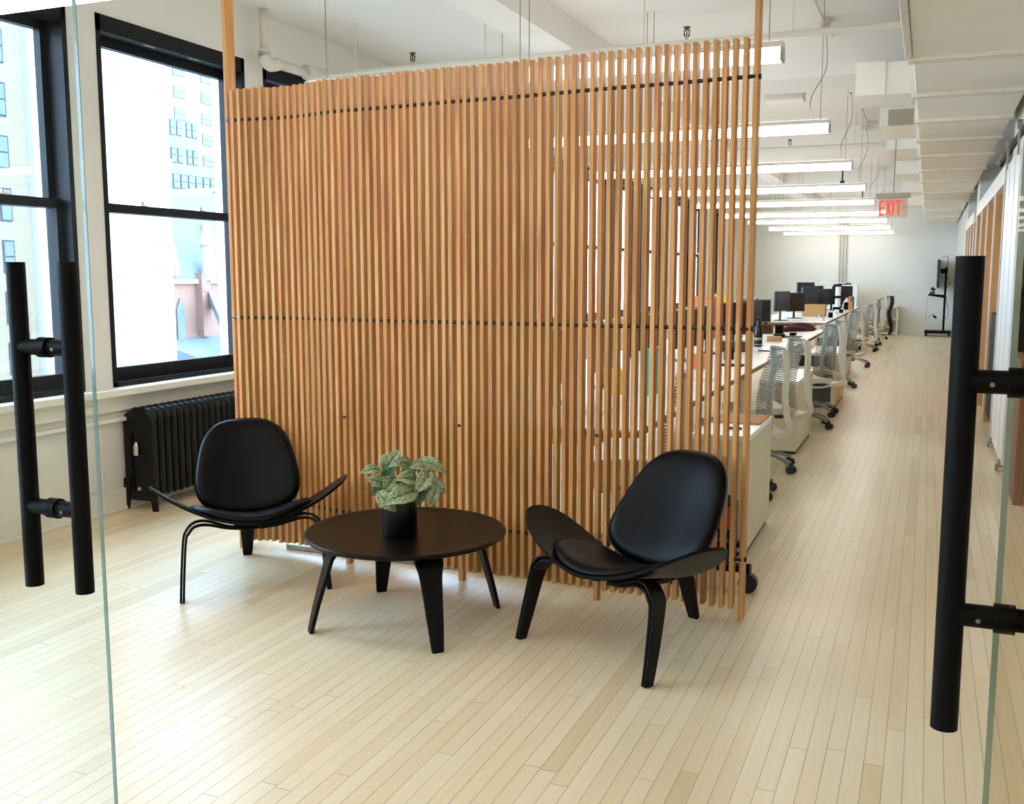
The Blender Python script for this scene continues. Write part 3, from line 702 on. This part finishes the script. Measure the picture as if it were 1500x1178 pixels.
MB().tube(catmull([(-.22, -.18, 1.0), (-.235, -.2, .7), (-.24, -.2, .42), (-.15, -.2, .50), (-.06, -.2, .56)], 5), .004, n=5).build('remote_cable', 'dcable', tv)
MB().box((-.09, -.22, .45), (.01, -.18, .50), Matrix.Rotation(.7, 3, 'Y')).build('hanging_remote', 'handle', tv)
# small open shelf unit on the far wall
sh = thing('open_shelf_unit', 'low cream two shelf unit against the end wall beyond the chairs', 'shelf', (0, 0, 0))
MB().box((-1.25, 26.75, 0), (-1.21, 27.18, .70)).box((-.70, 26.75, 0), (-.66, 27.18, .70)).box((-1.25, 26.75, .67), (-.66, 27.18, .71)).box((-1.21, 26.75, .02), (-.70, 27.18, .06)).box((-1.21, 27.16, .06), (-.70, 27.18, .67)).build('carcass', 'cab', sh)
MB().box((-1.21, 26.76, .36), (-.70, 27.16, .39)).build('shelf_board', 'cab', sh)
tag(MB().tube(catmull([(-1.0, 26.74, .42), (-.85, 26.73, .44), (-.80, 26.72, .25), (-.9, 26.72, .2), (-.95, 26.72, .3), (-.88, 26.73, .41)], 5), .012, n=6).build('coiled_cord', 'paper'), 'loop of white cord hanging on the low shelf unit', 'cord')
tag(MB().box((-2.35, 26.3, 0), (-1.62, 26.7, 1.24)).build('storage_cabinet', 'desk', bevel=.004), 'tall white storage cabinet at the far end of the desks', 'cabinet')
tag(MB().cyl((-2.0, 26.5, 1.24), (-2.0, 26.5, 1.27), .12).cyl((-1.85, 26.5, 1.24), (-1.85, 26.5, 1.29), .09, .05).build('dark_bowl', 'dark'), 'small dark green dish on top of the far white cabinet', 'bowl')

# ------------------------------------------------------------------ desks
def desk(x0, x1, y0, y1, label):
    t = thing('bench_desk', label, 'desk', (x0, y0, 0))
    w, l = x1 - x0, y1 - y0
    MB().box((0, 0, .722), (w, l, .73)).build('desk_surface', 'desk', t)
    MB().box((.002, .002, .69), (w - .002, l - .002, .7215)).build('plywood_edge', 'ply', t)
    n = max(2, int(l / 2.2))
    for i in range(n + 1):
        yy = .12 + (l - .24) * i / n
        for xx in (.08, w - .30):
            MB().box((xx - .03, yy - .03, 0), (xx + .03, yy + .03, .69)).build('leg', 'cab', t)
    MB().box((.1, .1, .62), (w - .25, l - .1, .66)).build('under_frame', 'cab', t)
    return t
desk(-2.85, -1.30, 4.78, 14.75, 'long white bench desk with plywood edge running back from the slatted screen')
desk(-2.75, -1.50, 16.9, 25.6, 'farther white bench desk with plywood edge beyond the maroon jacket')
def cabinet(x0, x1, y0, y1, z, label, openf=False):
    t = thing('side_cabinet', label, 'cabinet', (x0, y0, 0)); w, l = x1 - x0, y1 - y0
    if openf:
        MB().box((0, 0, 0.03), (.03, l, z - .03)).box((w - .05, 0, .03), (w, l, z - .03)).box((.03, l - .02, .03), (w - .05, l, z - .03)).box((.03, 0, .03), (w - .05, l, .06)).build('carcass', 'cab', t)
        MB().box((.031, .05, .061), (w - .051, l - .021, z - .031)).build('dark_insert', 'dark', t)
    else:
        MB().box((0, 0, .03), (w, l, z - .03)).build('carcass', 'cab', t)
        MB().box((w, .012, .04), (w + .004, l - .012, z - .035)).build('side_panel', 'cab', t)
    MB().box((.01, .02, 0), (w - .01, l - .02, .03)).build('plinth', 'dark', t)
    MB().box((-.004, -.004, z - .03), (w + .004, l + .004, z)).build('cabinet_top', 'desk', t)
cabinet(-1.13, -.835, 5.28, 6.12, .655, 'white topped side cabinet nearest the slatted screen with cardboard on it')
cabinet(-1.27, -.96, 8.55, 9.7, .62, 'white topped side cabinet second along the chairs')
cabinet(-1.36, -.91, 11.75, 12.95, .62, 'white topped side cabinet with dark open front third along the chairs', True)
cabinet(-1.48, -1.05, 15.1, 16.3, .62, 'small white topped side cabinet in the gap between the two desks', True)
tag(MB().box((-1.12, 5.72, .655), (-.84, 6.08, .665)).build('cardboard_sheet', 'card'), 'flat brown cardboard sheet on the nearest side cabinet', 'cardboard')
tag(MB().box((-.98, 5.50, .655), (-.91, 5.53, .665)).build('marker_pen', 'maroon'), 'dark red marker on the nearest side cabinet', 'pen')

# ------------------------------------------------------------------ office chairs
def office_chair(loc, rz, label):
    t = thing('office_chair', label, 'chair', loc, rz, 'mesh back office chairs')
    MB().cyl((0, 0, .09), (0, 0, .16), .045, .035, n=14).cyl((0, 0, .16), (0, 0, .40), .024, n=12).box((-.10, -.12, .385), (.10, .14, .43)).build('column', 'cbase', t, smooth=True, autosm=40)
    for k in range(5):
        a = PI / 2 + k * 2 * PI / 5 + .3; d = Vector((math.cos(a), math.sin(a), 0))
        MB().ribbon(catmull([d * .02 + Vector((0, 0, .135)), d * .12 + Vector((0, 0, .125)), d * .22 + Vector((0, 0, .10)), d * .29 + Vector((0, 0, .075))], 4), (-d.y, d.x, 0), [.05] * 5 + [.038] * 8, .024).build('base_arm', 'cbase', t, bevel=.004)
        c = d * .30; ps = Vector((-d.y, d.x, 0))
        MB().cyl(c + ps * .028 + Vector((0, 0, .031)), c + ps * .006 + Vector((0, 0, .031)), .031, n=14).cyl(c - ps * .028 + Vector((0, 0, .031)), c - ps * .006 + Vector((0, 0, .031)), .031, n=14).cyl(c + Vector((0, 0, .035)), c + Vector((0, 0, .085)), .009, n=8).build('caster', 'caster', t)
    # seat
    def sf(u, v):
        U, V = 2 * u - 1, 2 * v - 1; x_ = .245 * U * math.sqrt(1 - V * V * .18); y_ = -.02 + .235 * V * math.sqrt(1 - U * U * .18)
        return (x_, y_, .435 + .02 * U * U - .03 * max(0, -V - .4))
    MB().grid_solid(sf, 12, 12, .045, lambda u, v: (0, 0, 1)).build('seat', 'cshell', t, smooth=True, autosm=50)
    # suspension mesh back
    def bf(u, v):
        U = 2 * u - 1; w = .235 - .075 * v ** 1.2; z_ = .47 + .53 * v
        y_ = .215 + .07 * v + .05 * math.sin(PI * min(1, v * 1.1)) * -.6 - .035 * U * U + .02
        return Vector((w * U, y_, z_))
    gb = bmesh.new(); nu, nv = 18, 30; rows = [[gb.verts.new(bf(i / nu, j / nv)) for i in range(nu + 1)] for j in range(nv + 1)]
    for j in range(nv):
        for i in range(nu): gb.faces.new((rows[j][i], rows[j][i + 1], rows[j + 1][i + 1], rows[j + 1][i]))
    bmesh.ops.wireframe(gb, faces=gb.faces, thickness=.0115, use_even_offset=False, use_replace=True, use_boundary=True)
    q = MB(); q.b.free(); q.b = gb; q.build('mesh_back', 'cmesh', t)
    MB().tube([bf(i / 8, 1) + Vector((0, .005, 0)) for i in range(9)], .012, n=8).build('top_bar', 'cmesh', t, smooth=True)
    for s in (0, 1):
        sg = -1 if s == 0 else 1
        pts = catmull([bf(s, 1) + Vector((0, .012, .005)), Vector((sg * .175, .300, .88)), Vector((sg * .20, .285, .70)), Vector((sg * .235, .295, .55)), Vector((sg * .238, .305, .47)), Vector((sg * .225, .22, .43))], 5)
        MB().ribbon(pts, (1, 0, 0), .034, .040).build('back_frame', 'cshell', t, bevel=.006)
    MB().grid_solid(lambda u, v: (.245 * (2 * u - 1) * (1 - .15 * (1 - v)), -.16 + .46 * v, .415 + .02 * (2 * u - 1) ** 2 + .055 * max(0, v - .6) ** 1.0 - .03 * math.sin(PI * v)), 10, 12, .018, lambda u, v: (0, 0, 1)).build('seat_pan', 'cshell', t, smooth=True, autosm=50)
    return t
oc = office_chair((-1.18, 6.86, 0), math.radians(78), 'light grey mesh back office chair just behind the nearest side cabinet')
def chair_at(x, y, deg, label):
    c = copy_tree(oc); c.location = (x, y, 0); c.rotation_euler = (0, 0, math.radians(deg)); c['label'] = label; return c
oc.rotation_euler = (0, 0, math.radians(-68))
chair_at(-1.16, 7.85, -62, 'light grey mesh back office chair between the first and second side cabinets')
chair_at(-1.10, 9.98+.25, -60, 'light grey mesh back office chair just past the second side cabinet')
chair_at(-1.12, 11.15, -72, 'light grey mesh back office chair right before the dark fronted side cabinet')
chair_at(-1.12, 14.1, -60, 'light grey mesh back office chair beyond the dark fronted side cabinet')
chair_at(-1.10, 17.3, -70, 'light grey mesh back office chair beside the small cabinet between the desks')
chair_at(-1.14, 20.9, -75, 'light grey mesh back office chair at the near middle of the farther desk')
chair_at(-1.16, 22.6, -80, 'light grey mesh back office chair with a dark navy coat over it')
chair_at(-1.14, 24.8, -100, 'light grey mesh back office chair farthest away by the low shelf unit')
chair_at(-1.42, 4.97, -80, 'light grey mesh back office chair pushed under the desk right behind the screen')
chair_at(-3.05, 16.0, 100, 'light grey mesh back office chair on the window side between the desks')
def drape(y, x):
    def f(u, v): return (x + .03 * math.sin(9 * v) , y - .22 + .44 * u + .02 * math.sin(7 * v), .25 + .80 * v)
    return MB().grid_solid(f, 8, 10, lambda u, v: .05 + .02 * math.sin(u * 12 + v * 5), lambda u, v: (1, 0, 0)).build('coat', 'navy', smooth=True)
tag(drape(22.55, -.74), 'dark navy coat hung over the back of an office chair near the far end', 'coat')

# ------------------------------------------------------------------ desk clutter
DZ = .7305
def monitor(x, y, rz, w, h, z, label, m='screen', grp='monitors on the desks'):
    t = thing('monitor', label, 'monitor', (x, y, DZ), math.radians(rz), grp)
    MB().box((-w / 2, -.02, z), (w / 2, .02, z + h)).build('screen', m, t, bevel=.006)
    MB().box((-w / 2 + .015, -.0215, z + .015), (w / 2 - .015, -.02, z + h - .015)).build('display', 'screen', t)
    MB().box((-.02, .015, .01), (.02, .035, z + .12)).box((-.11, -.08, 0), (.11, .10, .012)).build('stand', 'grey' if m == 'grey' else 'screen', t, bevel=.002)
    return t
mons = [(-2.02, 5.6, 85, .52, .32, .12), (-2.02, 6.6, 92, .52, .32, .12), (-2.0, 7.7, 88, .52, .32, .14), (-1.98, 8.9, 80, .55, .34, .12), (-1.96, 9.8, 95, .52, .32, .15),
        (-1.97, 11.3, 65, .60, .36, .10), (-2.0, 12.6, 75, .55, .34, .12), (-2.1, 13.6, 100, .55, .32, .14), (-2.25, 14.3, 20, .50, .33, .10),
        (-2.25, 17.3, 72, .52, .33, .16), (-2.15, 18.3, 60, .50, .33, .12), (-2.1, 20.1, 62, .50, .33, .2), (-2.3, 21.2, 55, .50, .33, .28), (-2.1, 22.1, 60, .50, .33, .12),
        (-1.92, 22.9, 35, .52, .34, .12), (-2.4, 24.0, 50, .50, .33, .18), (-1.85, 24.7, 30, .50, .36, .14)]
pos = ['first desk, behind the screen slats nearest the camera', 'first desk, second behind the slats', 'first desk, third behind the slats', 'first desk, fourth behind the slats', 'first desk, fifth behind the slats',
 'first desk, just left of the dark champagne bottle', 'first desk, behind the bottle beside the papers', 'first desk, angled past the papers', 'first desk end with a silver back turned to the corridor',
 'farther desk, leftmost at its near end', 'farther desk, small one behind the cardboard box', 'farther desk, low one near the cardboard box', 'farther desk, raised highest of all', 'farther desk, left of the white tower stand', 'farther desk, wide one against the white tower stand', 'farther desk, far left by the end wall', 'farther desk, last one right of the white tower stand']
for i, (x, y, r, w, h, z) in enumerate(mons):
    monitor(x, y, r, w, h, z, 'black flat monitor on the ' + pos[i] if i != 8 else 'silver backed monitor on the ' + pos[i], 'grey' if i == 8 else 'screen')
bt = thing('champagne_bottle', 'dark green champagne bottle standing near the edge of the first desk', 'bottle', (-1.66, 10.95, DZ))
MB().lathe([(.001, 0), (.044, 0), (.046, .01), (.046, .16), (.038, .205), (.02, .245), (.016, .29), (.018, .30), (.018, .315), (.001, .316)], n=24).build('bottle_body', 'bottle', bt, smooth=True, autosm=50)
MB().lathe([(.0475, .02), (.0475, .028)], n=24).lathe([(.0472, .07), (.0472, .10)], n=24).build('label_band', 'label', bt)
tag(MB().grid_solid(lambda u, v: (-1.80 + .38 * v, 14.1 + .55 * (u - .5) * (1 - .3 * v) + .35 * v, DZ + .001), 16, 16, lambda u, v:   .012 + .10 * max(0, math.sin(PI * u)) ** .6 * max(0, math.sin(PI * (.1 + .85 * v))) ** .7 * (.8 + .25 * math.sin(9 * u + 4 * v)), lambda u, v: (0, 0, 1)).build('crumpled_jacket', 'maroon', smooth=True), 'crumpled maroon jacket heaped on the far end of the first desk', 'jacket')
def small(name, bx, m, label, cat, group=None, bevel=.004):
    mb = MB(); mb.box(*bx); return tag(mb.build(name, m, bevel=bevel), label, cat, group)
small('computer_mouse', ((-1.60, 13.1, DZ), (-1.52, 13.22, DZ + .035)), 'handle', 'black computer mouse near the front edge of the first desk', 'mouse', bevel=.014)
small('mouse_pad', ((-1.66, 12.6, DZ), (-1.42, 13.0, DZ + .004)), 'handle', 'thin black mat on the desk in front of the mouse', 'mat')
small('pen', ((-1.56, 10.3, DZ), (-1.44, 10.32, DZ + .01)), 'handle', 'black pen lying on the desk beside the champagne bottle', 'pen', bevel=.002)
small('paper_stack', ((-2.0, 12.0, DZ), (-1.7, 12.45, DZ + .05)), 'paper', 'stack of white papers on the first desk behind the bottle', 'papers')
for i, (x, y, w, d, h, m, nm, lb) in enumerate([
    (-1.85, 12.9, .12, .12, .14, 'brownthing', 'pencil_cup', 'brown pencil cup among the clutter behind the papers'),
    (-1.75, 13.3, .10, .10, .12, 'handle', 'desk_speaker', 'small black speaker among the clutter behind the bottle'),
    (-1.9, 13.55, .08, .08, .10, 'coral', 'mug', 'coral mug among the clutter behind the papers'),
    (-1.72, 12.72, .22, .16, .04, 'handle', 'desk_phone', 'black desk telephone beside the stack of white papers'),
    (-2.55, 13.9, .30, .25, .24, 'desk', 'white_box', 'white storage box at the end of the first desk')]):
    small(nm, ((x - w / 2, y - d / 2, DZ), (x + w / 2, y + d / 2, DZ + h)), m, lb, nm.replace('_', ' '))
# items seen through the slats on the near desk
for i, (x, y, w, d, h, m, nm, lb) in enumerate([
    (-1.62, 6.35, .05, .25, .30, 'teal', 'teal_folder', 'teal upright folder on the desk behind the slats'),
    (-1.85, 6.25, .12, .12, .16, 'yellow', 'yellow_tin', 'yellow tin on the desk behind the slats'),
    (-1.7, 8.2, .16, .12, .12, 'coral', 'orange_box', 'small salmon coloured box on the desk behind the right slats'),
    (-1.55, 7.3, .35, .14, .025, 'paper', 'keyboard', 'white keyboard on the desk behind the right slats'),
    (-1.75, 5.35, .3, .2, .03, 'paper', 'notebook', 'white notebook on the near corner of the desk behind the slats'),
    (-2.35, 5.2, .25, .3, .05, 'red', 'red_folder', 'red folder lying on the near desk behind the middle slats'),
    (-1.65, 9.2, .08, .08, .11, 'handle', 'black_mug', 'black mug on the desk just left of the right post'),
    (-1.50, 8.55, .18, .12, .015, 'handle', 'notepad', 'black notepad near the desk edge just left of the right post'),
    (-1.80, 10.2, .30, .22, .10, 'brownthing', 'leather_pouch', 'brown pouch on the desk behind the champagne bottle'),
    (-1.62, 11.9, .16, .10, .06, 'card', 'tape_carton', 'small tan carton beyond the champagne bottle'),
    (-1.90, 7.0, .09, .09, .22, 'desk', 'white_canister', 'white canister on the desk behind the middle right slats'),
    (-2.50, 11.4, .10, .30, .40, 'green', 'green_binder', 'green binder standing on the window side of the first desk'),
    (-2.45, 9.2, .3, .35, .42, 'handle', 'black_crate', 'black crate on the window side of the first desk'),
    (-2.5, 12.2, .3, .35, .50, 'coral', 'red_carton', 'orange red carton standing high beyond the monitors by the right post'),
    (-2.42, 12.9, .2, .25, .52, 'yellow', 'yellow_carton', 'yellow carton standing high beside the orange red carton')]):
    small(nm, ((x - w / 2, y - d / 2, DZ), (x + w / 2, y + d / 2, DZ + h)), m, lb, nm.replace('_', ' '))
for i in range(4):
    tag(MB().cyl((-2.2 + .1 * i, 13.15, DZ), (-2.2 + .1 * i, 13.15, DZ + .16), .025, .02, n=10).build('small_bottle', 'green' if i == 2 else 'bottle'), ['leftmost dark small bottle beside the white storage box', 'second dark small bottle beside the white storage box', 'green small bottle beside the white storage box', 'rightmost dark small bottle beside the white storage box'][i], 'bottle', 'small bottles')
cb = thing('cardboard_box', 'open brown cardboard box at the near end of the farther desk', 'box', (-1.92, 19.3, DZ))
MB().box((-.2, -.15, 0), (.2, -.14, .22)).box((-.2, .14, 0), (.2, .15, .22)).box((-.2, -.14, 0), (-.19, .14, .22)).box((.19, -.14, 0), (.2, .14, .22)).box((-.19, -.14, 0), (.19, .14, .01)).build('carton', 'card', cb)
wt = thing('white_tower_stand', 'tall white cylindrical stand with black clips on the farther desk', 'stand', (-1.72, 21.9, DZ))
MB().cyl((0, 0, 0), (0, 0, .56), .055, n=20).build('cylinder', 'desk', wt, smooth=True, autosm=40)
for z in (.05, .28, .52): MB().box((-.09, -.08, z), (.07, -.045, z + .05)).build('clip', 'handle', wt)
MB().tube([(0, 0, .55), (-.35, -.1, .60)], .02).build('arm', 'desk', wt)
small('orange_folder', ((-1.58, 22.9, DZ), (-1.54, 23.2, DZ + .30)), 'orange', 'orange folder standing at the corridor edge of the farther desk', 'folder')
small('grey_folder', ((-1.535, 23.3, DZ), (-1.505, 23.6, DZ + .28)), 'cmesh', 'grey folder standing beside the orange folder', 'folder')
tag(MB().box((-1.70, 23.3, DZ), (-1.60, 23.55, DZ + .16)).build('label_printer', 'handle'), 'small black device with crumpled paper next to the orange folder', 'printer')
tag(MB().cyl((-1.65, 23.42, DZ + .16), (-1.65, 23.42, DZ + .26), .07, .01, n=5).build('crumpled_paper', 'paper'), 'crumpled white paper on the small black device', 'paper')
for i, (x, y) in enumerate([(-1.62, 17.6), (-1.70, 18.1), (-1.60, 18.9), (-1.66, 20.6), (-1.60, 21.3)]):
    tag(MB().cyl((x, y, DZ), (x, y, DZ + .05 + .02 * (i % 3)), .04, n=12).build('desk_cup', ['paper', 'silver', 'handle', 'paper', 'handle'][i]), ['white cup at the near end of the farther desk', 'metal cup at the near end of the farther desk', 'black cup on the farther desk just before the cardboard box', 'white cup behind the cardboard box', 'black cup beside the white tower stand'][i], 'cup', 'cups on the farther desk')
# loose things at floor level
tag(MB().box((-3.2, 4.50, 0), (-1.27, 4.64, .028)).build('floor_cable_cover', 'chrome', bevel=.004), 'low grey floor strip lying behind the slatted screen', 'cable cover')
rb_ = thing('red_bag', 'dark bag with a red flap on the floor behind the right end of the screen', 'bag', (-.96, 5.10, 0))
MB().box((-.10, -.10, 0), (.10, .10, .36)).build('bag_body', 'navy', rb_, bevel=.03)
MB().box((-.09, -.115, .22), (.09, -.10, .34)).build('flap', 'red', rb_, bevel=.006)
sc_ = thing('rolling_cart', 'low black wheeled frame with one wheel showing right of the screen', 'cart', (-.83, 4.70, 0))
MB().box((-.30, -.03, .10), (.11, .03, .13)).box((-.30, -.03, .22), (.07, .03, .24)).box((-.30, -.03, .13), (-.27, .03, .22)).build('frame', 'handle', sc_)
for x in (-.27, .105): MB().cyl((x, -.025, .046), (x, .025, .046), .045, n=20).box((x - .012, -.028, .05), (x + .012, .028, .13)).build('wheel', 'caster', sc_)

# ------------------------------------------------------------------ the street outside
struct(bar((-220, -120, -18.2), (-5.2, 220, -18)).build('street_ground', 'ground'), 'grey street far below the windows', 'ground')
def facade(name, x, y0, y1, z0, z1, m, label, ycols, ww, zrows, wh, depth=8, fm='win_f', pm='win_b'):
    t = thing(name, label, 'building', (x, y0, z0))
    MB().box((-depth, 0, 0), (0, y1 - y0, z1 - z0)).build('walls', m, t)
    wm = None; n = 0
    for zz in zrows:
        for yy in ycols:
            if n >= 96: return t
            n += 1
            if wm is None:
                f = MB().box((0, 0, 0), (.06, ww, wh)).build('window', fm, t)
                p1 = MB().box((.06, .1, .1), (.10, ww - .1, wh / 2 - .05)).box((.06, .1, wh / 2 + .05), (.10, ww - .1, wh - .1)).build('pane', pm, f); wm = (f, p1)
            else:
                f = wm[0].copy(); COL.objects.link(f); f.parent = t; g = wm[1].copy(); COL.objects.link(g); g.parent = f
            f.location = (0, yy - y0, zz - z0)
    return t
facade('apartment_building', -52, 10, 47.3, -18, 32, 'tan', 'tan brick apartment building seen through the left window', (35.5, 38.7, 41.9, 45.1), .85, [-1.55 + 3.12 * k for k in range(-3, 7)], 2.0)
facade('office_building', -46, 48.6, 53.1, -18, 40, 'white_b', 'blank blown out white building filling the left of the middle window', (49.2, 50.6), .8, (5.4, 9.2, 13), 1.6, fm='white_b', pm='white_b')
facade('tower_block', -120, 128, 175, -18, 80, 'tower_b', 'tall pale tower block with rows of windows at the top of the middle window', (133.5, 140.3, 147.3, 151.6, 156, 160.4), 3.1, [35.0 - 3.62 * k for k in range(-4, 6)], 2.0)
facade('stone_building', -80.5, 88, 98.2, -18, 19.1, 'grey_b', 'grey stone building below the tower block', (93.3, 94.4, 96.0, 97.0), .85, (14.2, 17.3), 1.7)
facade('school_building', -71.5, 76, 96, -18, 12.7, 'grey_b', 'long grey building with rows of windows behind the church', [83.0 + 1.15 * k for k in range(9)], .95, (10.2, 8.2), 1.5)
ch = thing('church', 'red brick church with blue slate roof and pale pinnacle seen in the middle window', 'church', (-56, 64, 0))
MB().box((-10, 0, -18), (0, 20, 1.0)).build('nave_wall', 'redb', ch)
MB().poly([(.3, -2, 1.0), (-10.3, -2, 1.0), (-5, -2, 8.6)], (0, 22, 0)).build('slate_roof', 'slate', ch)
MB().box((0, -2, .75), (.35, 20, 1.1)).build('cornice', 'stone', ch)
MB().poly([(.35, .4, 1.3), (.35, .85, 1.3), (-3.6, 3.7, 6.9), (-3.6, 3.2, 6.9)], (.25, 0, .3)).poly([(.45, 4.9, 1.4), (.45, 5.4, 1.4), (-3.0, 8.4, 5.8), (-3.0, 7.9, 5.8)], (.25, 0, .3)).build('roof_coping', 'stone', ch)
MB().box((.0, 3.2, -3.5), (.7, 4.3, 1.6)).build('buttress_pier', 'redb', ch)
MB().cyl((.5, 4.25, 1.0), (.5, 4.25, 3.9), .55, n=8).cyl((.5, 4.25, 3.9), (.5, 4.25, 4.1), .72, n=8).cyl((.5, 4.25, 4.1), (.5, 4.25, 6.3), .62, .03, n=8).build('pinnacle', 'stone', ch)
MB().cyl((.5, 3.6, .1), (.5, 3.6, 1.6), .34, .05, n=6).build('small_finial', 'redb', ch)
MB().poly([(0.02, .75, -5), (0.02, 1.6, -5), (0.02, 1.6, -1.3), (0.02, 1.18, -.4), (0.02, .75, -1.3)], (.12, 0, 0)).build('arched_window', 'win_b', ch)
MB().poly([(0, 4.4, .0), (0, 5.0, -.4), (4.5, 2.0, -4.6), (4.5, 1.4, -4.2)], (0, 0, .8)).build('flying_buttress', 'grey_b', ch)
tag(MB().poly([(-55.9, 62, -3.7), (-55.9, 80, -3.7), (-49, 80, -5.6), (-49, 62, -5.6)], (0, 0, -11)).build('annex_roof', 'slate'), 'low pale annex roof in front of the church', 'building')
